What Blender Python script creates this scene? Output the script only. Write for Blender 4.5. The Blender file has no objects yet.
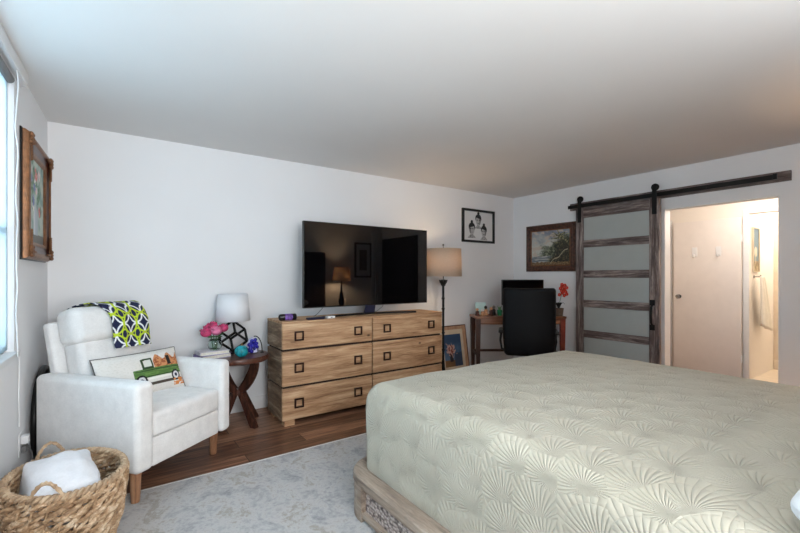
import bpy, math, random
from mathutils import Vector, Matrix, noise
random.seed(7)
PI = math.pi
R = math.radians
scn = bpy.context.scene
COL = scn.collection

# ------------------------------------------------------------------ camera
H = 2.44
cam_d = bpy.data.cameras.new('camera')
cam = bpy.data.objects.new('camera', cam_d); COL.objects.link(cam)
cam.location = (0, 0, 1.28)
cam.rotation_euler = (R(90), 0, R(-35.2))
cam_d.sensor_width = 36; cam_d.lens = 36 * 411 / 800
cam_d.shift_y = (276 - 266.5) / 800
cam_d.clip_start = 0.02
scn.camera = cam

# ------------------------------------------------------------------ world, lights, exposure
w = bpy.data.worlds.new('world'); scn.world = w; w.use_nodes = True
bg = w.node_tree.nodes['Background']
bg.inputs[0].default_value = (0.60, 0.82, 1.0, 1); bg.inputs[1].default_value = 1.2
vs = scn.view_settings
vs.view_transform = 'Standard'; vs.look = 'None'; vs.gamma = 1; vs.exposure = 0.13; vs.use_curve_mapping = False

def area(name, loc, rot, sx, sy, power, color):
    l = bpy.data.lights.new(name, 'AREA'); l.shape = 'RECTANGLE'; l.size = sx; l.size_y = sy
    l.energy = power; l.color = color
    o = bpy.data.objects.new(name, l); COL.objects.link(o); o.location = loc; o.rotation_euler = rot
    return o
def point(name, loc, power, color, rad=0.05):
    l = bpy.data.lights.new(name, 'POINT'); l.energy = power; l.color = color; l.shadow_soft_size = rad
    o = bpy.data.objects.new(name, l); COL.objects.link(o); o.location = loc
    return o
# daylight through the left window, then added fill from behind the camera and from an unseen pendant
area('window_daylight', (-1.15, 1.95, 1.75), (0, R(-84), R(2.4)), 1.9, 2.6, 72, (0.78, 0.92, 1.0))
area('rear_fill_light', (1.15, -1.5, 1.75), (R(84), 0, 0), 3.4, 2.2, 205, (1.0, 0.985, 0.97))
area('rear_upward_fill', (1.15, -0.60, 1.3), (R(128), 0, 0), 2.2, 1.0, 96, (1.0, 0.975, 0.95))  # upward fill, added to brighten the ceiling
point('fill_pendant_light', (1.0, 0.0, 1.9), 2.5, (1.0, 0.94, 0.88), 0.13)
point('hall_lamp_light', (5.75, 1.35, 2.2), 21, (1.0, 0.91, 0.83), 0.1)
point('shower_lamp_light', (7.3, 1.15, 2.15), 28, (1.0, 0.92, 0.81), 0.1)

# ------------------------------------------------------------------ materials
def lin(c):
    return tuple((v / 255 / 12.92) if v / 255 <= 0.04045 else ((v / 255 + 0.055) / 1.055) ** 2.4 for v in c[:3])
def C4(c):
    return (*lin(c), 1)
class NT:
    def __init__(s, name):
        s.m = bpy.data.materials.new(name); s.m.use_nodes = True
        s.t = s.m.node_tree; s.n = s.t.nodes; s.b = s.n['Principled BSDF']
    def new(s, typ, **kw):
        n = s.n.new(typ)
        for k, v in kw.items():
            if hasattr(n, k): setattr(n, k, v)
            else: n.inputs[k].default_value = v
        return n
    def l(s, a, b): s.t.links.new(a, b)
    def coords(s, scale=(1, 1, 1), rot=(0, 0, 0), out='Object'):
        tc = s.new('ShaderNodeTexCoord'); mp = s.new('ShaderNodeMapping')
        mp.inputs['Scale'].default_value = scale; mp.inputs['Rotation'].default_value = rot
        s.l(tc.outputs[out], mp.inputs[0]); return mp.outputs[0]
    def ramp(s, fac, stops):
        r = s.new('ShaderNodeValToRGB'); e = r.color_ramp.elements
        while len(e) < len(stops): e.new(0.5)
        for i, (p, c) in enumerate(stops): e[i].position = p; e[i].color = C4(c)
        s.l(fac, r.inputs[0]); return r.outputs[0]
    def noise(s, vec, scale, detail=4, rough=0.55, dist=0):
        n = s.new('ShaderNodeTexNoise'); n.inputs['Scale'].default_value = scale
        n.inputs['Detail'].default_value = detail; n.inputs['Roughness'].default_value = rough
        n.inputs['Distortion'].default_value = dist
        s.l(vec, n.inputs['Vector']); return n.outputs['Fac']
    def bump(s, h, strength=0.3, dist=0.005):
        b = s.new('ShaderNodeBump'); b.inputs['Strength'].default_value = strength; b.inputs['Distance'].default_value = dist
        s.l(h, b.inputs['Height']); s.l(b.outputs[0], s.b.inputs['Normal'])
    def math(s, op, a, b=None):
        n = s.new('ShaderNodeMath', operation=op)
        for i, v in enumerate((a, b)):
            if v is None: continue
            if isinstance(v, (int, float)): n.inputs[i].default_value = v
            else: s.l(v, n.inputs[i])
        return n.outputs[0]
    def base(s, sock): s.l(sock, s.b.inputs['Base Color'])
    def set(s, **kw):
        for k, v in kw.items(): s.b.inputs[k.replace('_', ' ')].default_value = v
        return s.m

def plain(name, c, rough=0.5, metal=0, var=0.06, nscale=8, bump=0, bscale=60, **kw):
    n = NT(name); v = n.coords()
    f = n.noise(v, nscale, 3)
    d = tuple(max(0, x * (1 - var)) for x in c); u = tuple(min(255, x * (1 + var)) for x in c)
    n.base(n.ramp(f, [(0.3, d), (0.7, u)]))
    if bump: n.bump(n.noise(v, bscale, 2), bump, 0.003)
    return n.set(Roughness=rough, Metallic=metal, **kw)
def wood(name, dark, mid, light, axis='x', scale=3.0, rough=0.45, bump=0.15, stretch=12, knots=0.0):
    n = NT(name)
    sc = {'x': (1, stretch, stretch), 'y': (stretch, 1, stretch), 'z': (stretch, stretch, 1)}[axis]
    v = n.coords(sc)
    oi = n.new('ShaderNodeObjectInfo')
    va = n.new('ShaderNodeVectorMath', operation='ADD')
    mu = n.new('ShaderNodeVectorMath', operation='SCALE'); mu.inputs[0].default_value = (13, 7, 9)
    n.l(oi.outputs['Random'], mu.inputs['Scale']); n.l(v, va.inputs[0]); n.l(mu.outputs[0], va.inputs[1])
    v = va.outputs[0]
    f = n.noise(v, scale, 8, 0.62, 0.6); g = n.noise(v, scale * 6, 3, 0.7)
    s = n.math('ADD', n.math('MULTIPLY', f, 0.75), n.math('MULTIPLY', g, 0.25))
    col = n.ramp(s, [(0.33, dark), (0.5, mid), (0.66, light)])
    if knots:
        vo = n.new('ShaderNodeTexVoronoi'); vo.inputs['Scale'].default_value = 3.2
        tc = n.coords((1, 1, 1.6) if axis == 'x' else (1, 1, 1)); n.l(tc, vo.inputs['Vector'])
        k = n.ramp(vo.outputs['Distance'], [(0.035, (255, 255, 255)), (0.075, (0, 0, 0))])
        mx = n.new('ShaderNodeMixRGB'); n.l(n.math('MULTIPLY', k, knots), mx.inputs[0]); n.l(col, mx.inputs[1])
        mx.inputs[2].default_value = C4(tuple(x * 0.5 for x in dark)); col = mx.outputs[0]
    n.base(col); n.bump(s, bump, 0.004)
    return n.set(Roughness=rough)
def fabric(name, c, scale=220, bump=0.25, var=0.05, rough=0.9, dist=0.002):
    n = NT(name); v = n.coords()
    f = n.noise(v, 14, 4); wv = n.noise(n.coords((scale, scale, scale * 0.25)), 1, 2); wu = n.noise(n.coords((scale * 0.25, scale * 0.25, scale)), 1, 2)
    s = n.math('ADD', wv, wu)
    mix = n.math('ADD', n.math('MULTIPLY', f, 0.5), n.math('MULTIPLY', s, 0.25))
    n.base(n.ramp(mix, [(0.3, tuple(x * (1 - 2 * var) for x in c)), (0.7, tuple(min(255, x * (1 + var)) for x in c))]))
    n.bump(s, bump, dist)
    n.b.inputs['Sheen Weight'].default_value = 0.15
    return n.set(Roughness=rough)
def attr_mat(name, rough=0.6, bump=0.0, bscale=90, coat=0):
    n = NT(name); a = n.new('ShaderNodeAttribute', attribute_name='Col'); n.base(a.outputs['Color'])
    if bump: n.bump(n.noise(n.coords(), bscale, 3), bump, 0.003)
    return n.set(Roughness=rough, Coat_Weight=coat)

M = {}
def wallmat(name, c):
    n = NT(name); v = n.coords()
    n.base(n.ramp(n.noise(v, 1.3, 3), [(0.3, tuple(x * 0.985 for x in c)), (0.7, c)]))
    n.bump(n.noise(v, 160, 2), 0.06, 0.002)
    return n.set(Roughness=0.75)
M['wall'] = wallmat('wall_paint', (236, 236, 237))
M['ceil'] = wallmat('ceiling_paint', (228, 226, 224))
M['hallwall'] = wallmat('hall_paint', (238, 230, 220))
M['trim'] = plain('white_trim', (232, 232, 232), 0.4, var=0.01)
M['doorwhite'] = plain('door_white', (232, 224, 218), 0.4, var=0.01)

def floor_mat():
    n = NT('plank_floor'); v = n.coords()
    b = n.new('ShaderNodeTexBrick'); b.offset = 0.37; b.offset_frequency = 2
    b.inputs['Scale'].default_value = 1; b.inputs['Mortar Size'].default_value = 0.0025
    b.inputs['Brick Width'].default_value = 1.25; b.inputs['Row Height'].default_value = 0.16
    b.inputs['Color1'].default_value = (0.0, 0, 0, 1); b.inputs['Color2'].default_value = (1, 1, 1, 1); b.inputs['Mortar'].default_value = (0.5, 0.5, 0.5, 1)
    n.l(v, b.inputs['Vector'])
    st = n.coords((1.2, 16, 1)); va = n.new('ShaderNodeVectorMath', operation='ADD')
    n.l(st, va.inputs[0]); n.l(b.outputs['Color'], va.inputs[1])
    g = n.noise(va.outputs[0], 2.6, 8, 0.65, 0.5)
    s = n.math('ADD', n.math('MULTIPLY', g, 0.8), n.math('MULTIPLY', b.outputs['Color'], 0.2))
    col = n.ramp(s, [(0.28, (56, 34, 25)), (0.45, (114, 78, 58)), (0.58, (156, 114, 88)), (0.8, (190, 150, 122))])
    mx = n.new('ShaderNodeMixRGB'); n.l(b.outputs['Fac'], mx.inputs[0]); n.l(col, mx.inputs[1]); mx.inputs[2].default_value = C4((35, 22, 18))
    n.base(mx.outputs[0]); n.bump(s, 0.12, 0.003)
    return n.set(Roughness=0.36)
M['floor'] = floor_mat()
M['tile'] = plain('bath_tile', (226, 210, 188), 0.3, var=0.03)

def rug_mat():
    n = NT('rug_pile'); v = n.coords()
    a = n.noise(n.coords((1.3, 1, 1)), 5.0, 8, 0.72, 0.6); f = n.noise(v, 42, 4, 0.7)
    st = n.noise(n.coords((30, 170, 30)), 1, 2)
    s = n.math('ADD', n.math('MULTIPLY', a, 0.72), n.math('MULTIPLY', f, 0.28))
    n.base(n.ramp(s, [(0.32, (128, 128, 130)), (0.43, (162, 161, 162)), (0.52, (188, 186, 184)), (0.60, (158, 152, 144)), (0.70, (200, 198, 194))]))
    n.bump(n.math('ADD', st, f), 0.5, 0.004)
    return n.set(Roughness=0.95)
M['rug'] = rug_mat()
M['rugedge'] = fabric('rug_binding', (214, 212, 206))
M['cream'] = fabric('armchair_linen', (228, 226, 224), 240, 0.3, 0.035)
M['legwood'] = wood('chair_leg_wood', (112, 76, 52), (154, 110, 80), (182, 140, 106), 'z', 4)
M['dresser'] = wood('dresser_wood', (118, 82, 54), (180, 140, 104), (212, 180, 144), 'x', 2.0, 0.6, 0.45, 13, 0.85)
M['dresserside'] = wood('dresser_side_wood', (78, 60, 45), (130, 106, 84), (178, 156, 130), 'y', 2.6, 0.65, 0.5, 7, 0.4)
M['bronze'] = plain('dark_bronze', (52, 30, 24), 0.45, 0.6)
M['darkgap'] = plain('dark_recess', (48, 33, 25), 0.8)
M['black'] = plain('black_plastic', (14, 14, 16), 0.35)
M['blackmatte'] = plain('black_iron', (16, 15, 15), 0.55, 0.4)
M['leather'] = plain('black_leather', (6, 7, 10), 0.5, bump=0.15, bscale=140, **{'Specular IOR Level': 0.15})
n = NT('tv_screen'); v = n.coords(); n.base(n.ramp(n.noise(v, 1, 1), [(0, (5, 5, 7)), (1, (7, 7, 9))])); M['screen'] = n.set(Roughness=0.02, IOR=1.52)
M['walnut'] = wood('walnut_stain', (40, 20, 15), (82, 46, 34), (122, 78, 60), 'x', 3.2, 0.3, 0.1)
M['walnutleg'] = wood('walnut_leg_stain', (28, 16, 13), (66, 38, 29), (104, 66, 52), 'z', 3.2, 0.35, 0.1)
M['deskwood'] = wood('desk_wood', (70, 40, 26), (124, 80, 56), (160, 112, 84), 'x', 3, 0.4)
M['deskleg'] = wood('desk_leg_wood', (34, 20, 16), (60, 36, 28), (84, 54, 42), 'z', 3, 0.4)
M['barn'] = wood('grey_barn_wood', (56, 46, 46), (104, 91, 88), (176, 163, 157), 'y', 2.6, 0.7, 0.5, 12, 0.3)
M['barnv'] = wood('grey_barn_wood_upright', (56, 46, 46), (104, 91, 88), (176, 163, 157), 'z', 2.6, 0.7, 0.5, 12, 0.3)
M['bedwood'] = wood('weathered_bed_wood', (104, 90, 80), (146, 130, 116), (180, 164, 148), 'y', 2.6, 0.6, 0.4, 10)
M['frost'] = plain('frosted_panel', (172, 178, 176), 0.42, var=0.01)
def coverlet_mat():
    n = NT('quilted_coverlet'); v = n.coords((1, 1, 1), out='UV')
    vd = n.new('ShaderNodeVectorMath', operation='SCALE'); vd.inputs['Scale'].default_value = 7.0; n.l(v, vd.inputs[0])
    vo = n.new('ShaderNodeTexVoronoi', voronoi_dimensions='2D'); vo.inputs['Scale'].default_value = 1; vo.inputs['Randomness'].default_value = 0.75
    n.l(vd.outputs[0], vo.inputs['Vector'])
    sb = n.new('ShaderNodeVectorMath', operation='SUBTRACT'); n.l(vd.outputs[0], sb.inputs[0]); n.l(vo.outputs['Position'], sb.inputs[1])
    sp = n.new('ShaderNodeSeparateXYZ'); n.l(sb.outputs[0], sp.inputs[0])
    x = n.math('ADD', sp.outputs[0], 0.32); y = n.math('ADD', sp.outputs[1], 0.30)
    ang = n.math('ARCTAN2', y, x)
    ln = n.math('SQRT', n.math('ADD', n.math('MULTIPLY', x, x), n.math('MULTIPLY', y, y)))
    bend = n.math('ADD', n.math('MULTIPLY', ang, 18), n.math('MULTIPLY', ln, 4.0))
    fan = n.math('POWER', n.math('ABSOLUTE', n.math('SINE', bend)), 0.45)
    ring = n.math('POWER', n.math('ABSOLUTE', n.math('SINE', n.math('MULTIPLY', ln, 3.6))), 0.3)
    hgt = n.math('MULTIPLY', fan, ring)
    big = n.noise(v, 2.6, 3)
    tot = n.math('ADD', n.math('MULTIPLY', hgt, 0.8), n.math('MULTIPLY', big, 1.2))
    n.base(n.ramp(n.noise(v, 3, 4), [(0.3, (174, 170, 154)), (0.7, (182, 178, 163))]))
    n.bump(tot, 0.75, 0.0065)
    n.b.inputs['Sheen Weight'].default_value = 0.1
    return n.set(Roughness=0.8)
M['coverlet'] = coverlet_mat()
def woven_mat():
    n = NT('carved_lattice'); v = n.coords((1, 22, 34))
    ck = n.new('ShaderNodeTexVoronoi'); ck.inputs['Scale'].default_value = 2.2; n.l(v, ck.inputs['Vector'])
    n.base(n.ramp(ck.outputs['Distance'], [(0.15, (206, 194, 186)), (0.5, (170, 156, 150)), (0.85, (84, 74, 72))]))
    n.bump(n.math('MULTIPLY', ck.outputs['Distance'], -1), 1.0, 0.012)
    return n.set(Roughness=0.7)
M['lattice'] = woven_mat()
M['wicker'] = wood('wicker_rattan', (88, 62, 42), (172, 140, 106), (234, 214, 186), 'x', 14, 0.6, 0.4, 1.5)
M['wickerrim'] = wood('wicker_rim', (126, 102, 78), (180, 152, 122), (214, 192, 162), 'x', 9, 0.65, 0.3, 2)
M['whitecloth'] = fabric('white_blanket', (224, 223, 226), 120, 0.4, 0.03, dist=0.003)
M['pillowwhite'] = fabric('white_pillowcase', (224, 230, 234), 260, 0.15, 0.02)
M['piping'] = fabric('grey_piping', (84, 82, 80))
M['shadewhite'] = plain('white_lamp_shade', (226, 228, 232), 0.8, var=0.01)
n = NT('linen_lamp_shade'); v = n.coords((60, 60, 400)); f = n.noise(v, 1, 3)
n.base(n.ramp(f, [(0.3, (178, 164, 148)), (0.7, (208, 196, 180))])); n.b.inputs['Transmission Weight'].default_value = 0.0
tr = n.new('ShaderNodeBsdfTranslucent'); tr.inputs[0].default_value = C4((225, 200, 170)); mxs = n.new('ShaderNodeMixShader'); mxs.inputs[0].default_value = 0.35
n.l(n.b.outputs[0], mxs.inputs[1]); n.l(tr.outputs[0], mxs.inputs[2]); n.l(mxs.outputs[0], n.n['Material Output'].inputs[0]); M['linen'] = n.set(Roughness=0.9)
M['pink'] = plain('pink_petals', (186, 62, 106), 0.6, var=0.25, nscale=40)
M['palepink'] = plain('pale_pink_petals', (216, 120, 156), 0.6, var=0.12, nscale=40)
M['green'] = plain('leaf_green', (58, 96, 48), 0.5, var=0.3, nscale=30)
n = NT('clear_glass'); n.base(n.ramp(n.noise(n.coords(), 2), [(0, (235, 245, 242)), (1, (242, 250, 248))])); n.b.inputs['Transmission Weight'].default_value = 1.0; M['glass'] = n.set(Roughness=0.02, IOR=1.45)
n = NT('window_glass'); n.base(n.ramp(n.noise(n.coords(), 2), [(0, (240, 248, 255)), (1, (245, 250, 255))])); n.b.inputs['Transmission Weight'].default_value = 1.0; M['pane'] = n.set(Roughness=0.0, IOR=1.02)
tr = n.new('ShaderNodeBsdfTransparent'); tr.inputs[0].default_value = (0.96, 0.98, 1, 1); mxs = n.new('ShaderNodeMixShader'); mxs.inputs[0].default_value = 0.94
n.b.inputs['Transmission Weight'].default_value = 0.0; n.b.inputs['Roughness'].default_value = 0.02; n.b.inputs['IOR'].default_value = 1.45
gl = n.new('ShaderNodeBsdfGlossy'); gl.inputs['Roughness'].default_value = 0.02
n.l(gl.outputs[0], mxs.inputs[1]); n.l(tr.outputs[0], mxs.inputs[2]); n.l(mxs.outputs[0], n.n['Material Output'].inputs[0])
M['teal'] = plain('teal_glaze', (30, 132, 142), 0.15, var=0.35, nscale=22)
M['stem'] = plain('gold_stem', (128, 98, 50), 0.5, 0.3)
M['cobalt'] = plain('cobalt_glass', (36, 34, 132), 0.1, var=0.5, nscale=30)
M['crystal'] = plain('pale_lavender_glass', (200, 198, 226), 0.1, var=0.1)
M['bookwhite'] = plain('pale_book_cover', (216, 212, 220), 0.5, var=0.05)
M['bookpurple'] = plain('violet_book_cover', (126, 112, 158), 0.5, var=0.1)
M['paper'] = plain('book_pages', (226, 220, 206), 0.8, var=0.05, nscale=50)
M['gold'] = plain('aged_gilt', (122, 82, 52), 0.42, 0.45, var=0.16, nscale=26, bump=0.3, bscale=60)
M['mahog'] = plain('dark_red_wood_frame', (66, 30, 24), 0.3, var=0.2)
M['carvedbrown'] = plain('brown_carved_frame', (72, 46, 36), 0.42, 0.1, var=0.4, nscale=30, bump=0.5, bscale=60)
M['blackframe'] = plain('black_picture_frame', (12, 12, 12), 0.35)
M['mat_white'] = plain('white_paper', (226, 226, 226), 0.7, var=0.02)
M['cream_mat'] = plain('cream_picture_mat', (206, 190, 166), 0.7, var=0.05)
M['lightframe'] = wood('blond_picture_frame', (150, 112, 84), (182, 142, 112), (206, 170, 140), 'z', 3, 0.5)
M['art'] = attr_mat('painted_canvas', 0.5, 0.15)
M['textile'] = attr_mat('printed_textile', 0.9, 0.15, 200)
M['chrome'] = plain('brushed_steel', (150, 148, 146), 0.25, 0.9)
M['whiteplastic'] = plain('white_plastic', (226, 226, 226), 0.4, var=0.01)
M['greyplastic'] = plain('grey_plastic', (112, 112, 112), 0.5)
M['purple'] = plain('purple_foil', (96, 66, 132), 0.3, var=0.4, nscale=60)
M['navy'] = plain('dark_navy_plastic', (24, 30, 58), 0.35)
M['orange'] = plain('orange_red_petals', (214, 52, 26), 0.5, var=0.25, nscale=40)
M['claypot'] = plain('grey_brown_pot', (100, 84, 72), 0.5, var=0.15, nscale=25)
M['greencup'] = plain('emerald_glaze', (34, 132, 90), 0.2, var=0.25, nscale=20)
M['mint'] = plain('pale_mint_card', (196, 222, 218), 0.6, var=0.04)
M['towel'] = fabric('white_towel', (246, 240, 226), 150, 0.5, 0.02)
M['espresso'] = plain('espresso_stain', (28, 20, 20), 0.5)
n = NT('blind_cloth'); n.base(n.ramp(n.noise(n.coords((4, 4, 120)), 1, 2), [(0.3, (222, 238, 244)), (0.7, (228, 242, 248))]))
tr = n.new('ShaderNodeBsdfTranslucent'); tr.inputs[0].default_value = C4((236, 246, 250)); mxs = n.new('ShaderNodeMixShader'); mxs.inputs[0].default_value = 0.8
n.l(n.b.outputs[0], mxs.inputs[1]); n.l(tr.outputs[0], mxs.inputs[2]); n.l(mxs.outputs[0], n.n['Material Output'].inputs[0]); M['blind'] = n.set(Roughness=0.9)
M['red'] = plain('red_lit_leg', (128, 54, 40), 0.4, var=0.2)  # red light on one desk leg, put into its colour
M['tan'] = plain('tan_ceramic', (190, 140, 104), 0.5, var=0.3, nscale=50)
M['grille'] = plain('dark_grille', (20, 20, 21), 0.6)
n = NT('lit_diffuser'); n.base(n.ramp(n.noise(n.coords(), 2), [(0, (250, 245, 235)), (1, (252, 248, 240))])); n.b.inputs['Emission Color'].default_value = (1, 0.9, 0.78, 1); n.b.inputs['Emission Strength'].default_value = 1.0; M['lit'] = n.set(Roughness=0.6)

# ------------------------------------------------------------------ mesh builder
class MB:
    def __init__(s): s.v = []; s.f = []; s.c = None; s.uv = None
    def add(s, vs_, fs, T=None):
        o = len(s.v)
        s.v += [tuple(T @ Vector(p)) if T is not None else tuple(p) for p in vs_]
        s.f += [tuple(i + o for i in q) for q in fs]
        return s
    def box(s, x0, x1, y0, y1, z0, z1, r=0, T=None):
        if r: return s.rbox(((x0 + x1) / 2, (y0 + y1) / 2, (z0 + z1) / 2), ((x1 - x0) / 2, (y1 - y0) / 2, (z1 - z0) / 2), r, 2, 1, T=T)
        return s.add([(x0, y0, z0), (x1, y0, z0), (x1, y1, z0), (x0, y1, z0), (x0, y0, z1), (x1, y0, z1), (x1, y1, z1), (x0, y1, z1)],
                     [(3, 2, 1, 0), (4, 5, 6, 7), (0, 1, 5, 4), (1, 2, 6, 5), (2, 3, 7, 6), (3, 0, 4, 7)], T)
    def rbox(s, c, h, r, seg=3, inner=3, T=None, fn=None):
        r = min(r, *[q * 0.999 for q in h])
        def ax(hh):
            a = [hh - r + r * math.tan(PI / 4 * i / seg) for i in range(seg + 1)]
            mid = [(-1 + 2 * i / inner) * (hh - r) for i in range(inner + 1)] if hh - r > 1e-6 else [0]
            return [-q for q in reversed(a[1:])] + mid + a[1:]
        A = [ax(q) for q in h]; idx = {}; vs_ = []; fs = []
        def vid(p):
            k = tuple(round(q, 6) for q in p)
            if k not in idx:
                q = [max(-(h[i] - r), min(h[i] - r, p[i])) for i in range(3)]
                d = Vector([p[i] - q[i] for i in range(3)])
                o = Vector(q) + (d.normalized() * r if d.length > 1e-9 else d)
                if fn: o = Vector(fn(o, h))
                idx[k] = len(vs_); vs_.append((o.x + c[0], o.y + c[1], o.z + c[2]))
            return idx[k]
        for a in range(3):
            b, d = (a + 1) % 3, (a + 2) % 3
            for sg in (-1, 1):
                for i in range(len(A[b]) - 1):
                    for j in range(len(A[d]) - 1):
                        q = []
                        for (u, w_) in ((i, j), (i + 1, j), (i + 1, j + 1), (i, j + 1)):
                            p = [0, 0, 0]; p[a] = sg * h[a]; p[b] = A[b][u]; p[d] = A[d][w_]; q.append(vid(p))
                        fs.append(tuple(q if sg > 0 else reversed(q)))
        return s.add(vs_, fs, T)
    def tube(s, pts, r, n=8, closed=False, T=None):
        pts = [Vector(p) for p in pts]; m = len(pts); rs = r if isinstance(r, (list, tuple)) else [r] * m
        vs_ = []; fs = []; up = None
        for i in range(m):
            a = pts[i - 1] if (i or closed) else pts[0]; b = pts[(i + 1) % m] if (i < m - 1 or closed) else pts[-1]
            t = (b - a).normalized()
            if up is None: up = Vector((0, 0, 1)) if abs(t.z) < 0.9 else Vector((1, 0, 0))
            x = up - t * up.dot(t)
            if x.length < 1e-6: x = t.orthogonal()
            x.normalize(); y = t.cross(x); up = x
            for k in range(n):
                an = 2 * PI * k / n; vs_.append(pts[i] + (x * math.cos(an) + y * math.sin(an)) * rs[i])
        for i in range(m if closed else m - 1):
            for k in range(n):
                j = (i + 1) % m; fs.append((i * n + k, i * n + (k + 1) % n, j * n + (k + 1) % n, j * n + k))
        if not closed: fs.append(tuple(reversed(range(n)))); fs.append(tuple((m - 1) * n + k for k in range(n)))
        return s.add(vs_, fs, T)
    def lathe(s, prof, n=24, c=(0, 0, 0), T=None, wob=None, caps=True):
        vs_ = []; fs = []
        for (r, z) in prof:
            for k in range(n):
                a = 2 * PI * k / n; q = r * (wob(a) if wob else 1)
                vs_.append((c[0] + q * math.cos(a), c[1] + q * math.sin(a), c[2] + z))
        for i in range(len(prof) - 1):
            for k in range(n): fs.append((i * n + k, i * n + (k + 1) % n, (i + 1) * n + (k + 1) % n, (i + 1) * n + k))
        if caps: fs.append(tuple(reversed(range(n)))); fs.append(tuple((len(prof) - 1) * n + k for k in range(n)))
        return s.add(vs_, fs, T)
    def ball(s, c, r, n=16, m=10, T=None, fn=None):
        rr = r if isinstance(r, (tuple, list)) else (r, r, r)
        vs_ = []; fs = []
        for i in range(m + 1):
            th = PI * i / m
            for k in range(n):
                a = 2 * PI * k / n; p = Vector((math.sin(th) * math.cos(a), math.sin(th) * math.sin(a), -math.cos(th)))
                if fn: p = p * fn(p)
                vs_.append((c[0] + p.x * rr[0], c[1] + p.y * rr[1], c[2] + p.z * rr[2]))
        for i in range(m):
            for k in range(n): fs.append((i * n + k, i * n + (k + 1) % n, (i + 1) * n + (k + 1) % n, (i + 1) * n + k))
        return s.add(vs_, fs, T)
    def prism(s, poly, axis, d0, d1, T=None):
        n = len(poly)
        def p3(p, d): return {'x': (d, p[0], p[1]), 'y': (p[0], d, p[1]), 'z': (p[0], p[1], d)}[axis]
        vs_ = [p3(p, d0) for p in poly] + [p3(p, d1) for p in poly]
        fs = [tuple(reversed(range(n))), tuple(range(n, 2 * n))] + [(i, (i + 1) % n, n + (i + 1) % n, n + i) for i in range(n)]
        return s.add(vs_, fs, T)
    def grid(s, nx, ny, fn, col=None, T=None):
        o = len(s.v)
        s.v += [tuple(T @ Vector(fn(i / nx, j / ny))) if T is not None else tuple(fn(i / nx, j / ny)) for j in range(ny + 1) for i in range(nx + 1)]
        s.f += [(o + j * (nx + 1) + i, o + j * (nx + 1) + i + 1, o + (j + 1) * (nx + 1) + i + 1, o + (j + 1) * (nx + 1) + i) for j in range(ny) for i in range(nx)]
        if col:
            if s.c is None: s.c = {}
            for j in range(ny + 1):
                for i in range(nx + 1): s.c[o + j * (nx + 1) + i] = col(i / nx, j / ny)
        return s
    def build(s, name, mat, parent=None, loc=None, rot=None, ang=38, solid=0, uvfn=None):
        me = bpy.data.meshes.new(name); me.from_pydata(s.v, [], s.f)
        me.polygons.foreach_set('use_smooth', [True] * len(me.polygons))
        import bmesh
        bm = bmesh.new(); bm.from_mesh(me); bmesh.ops.recalc_face_normals(bm, faces=bm.faces[:]); bm.to_mesh(me); bm.free()
        me.set_sharp_from_angle(angle=R(ang))
        if s.c is not None:
            ca = me.color_attributes.new('Col', 'FLOAT_COLOR', 'POINT')
            for i in range(len(s.v)): ca.data[i].color = C4(s.c.get(i, (200, 200, 200)))
        if uvfn:
            ul = me.uv_layers.new(name='UVMap')
            for lp in me.loops: ul.data[lp.index].uv = uvfn(me.vertices[lp.vertex_index].co)
        me.materials.append(M[mat])
        o = bpy.data.objects.new(name, me); COL.objects.link(o)
        if parent: o.parent = parent
        if loc: o.location = loc
        if rot: o.rotation_euler = rot
        if solid:
            md = o.modifiers.new('thickness', 'SOLIDIFY'); md.thickness = solid; md.offset = 0
        return o
def tag(o, label, cat, group=None):
    o['label'] = label; o['category'] = cat
    if group: o['group'] = group
    return o
def thing(name, label, cat, loc=(0, 0, 0), rz=0, group=None):
    o = bpy.data.objects.new(name, None); COL.objects.link(o); o.empty_display_size = 0.05
    o.location = loc; o.rotation_euler = (0, 0, rz); return tag(o, label, cat, group)
def struct(name, b, mat, parent=None, **kw):
    o = b.build(name, mat, parent, **kw); o['kind'] = 'structure'; return o
def dup(root, loc, label):
    r = root.copy(); COL.objects.link(r); r.location = loc; r['label'] = label
    for ch in list(root.children):
        c = ch.copy(); COL.objects.link(c); c.parent = r
        for g in ch.children:
            d = g.copy(); COL.objects.link(d); d.parent = c
    return r
def frame_ring(b, w_, h_, prof, y0=0):
    """picture frame moulding around a w x h rectangle in the XZ plane; prof = (inset, depth towards -y)"""
    n = len(prof); o = len(b.v)
    for (ins, dep) in prof:
        for (sx, sz) in ((-1, -1), (1, -1), (1, 1), (-1, 1)):
            b.v.append((sx * (w_ / 2 - ins), y0 - dep, sz * (h_ / 2 - ins)))
    for i in range(n):
        j = (i + 1) % n
        for k in range(4):
            b.f.append((o + i * 4 + k, o + i * 4 + (k + 1) % 4, o + j * 4 + (k + 1) % 4, o + j * 4 + k))
    return b
def fbm(x, y, z=0, o=4):
    return noise.fractal(Vector((x, y, z)), 1.0, 2.0, o)
def mixc(a, b, t):
    t = max(0, min(1, t)); return tuple(a[i] + (b[i] - a[i]) * t for i in range(3))
def ss(a, b, x):
    t = max(0, min(1, (x - a) / (b - a))); return t * t * (3 - 2 * t)

# ================================================================== SETTING
D = 4.04; RX = 4.925; FY = -0.52
LWT = Matrix.Translation((-0.383, D, 0)) @ Matrix.Rotation(R(-2.4), 4, 'Z')   # left wall frame: +x into the room, -y towards the camera
b = MB().box(-0.75, RX + 0.12, FY - 0.1, D + 0.12, -0.06, 0)
struct('floor', b, 'floor')
struct('ceiling', MB().box(-0.75, RX + 0.12, FY - 0.1, D + 0.12, H, H + 0.08), 'ceil')
struct('wall_back', MB().box(-0.5, RX + 0.12, D, D + 0.12, 0, H), 'wall')
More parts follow.
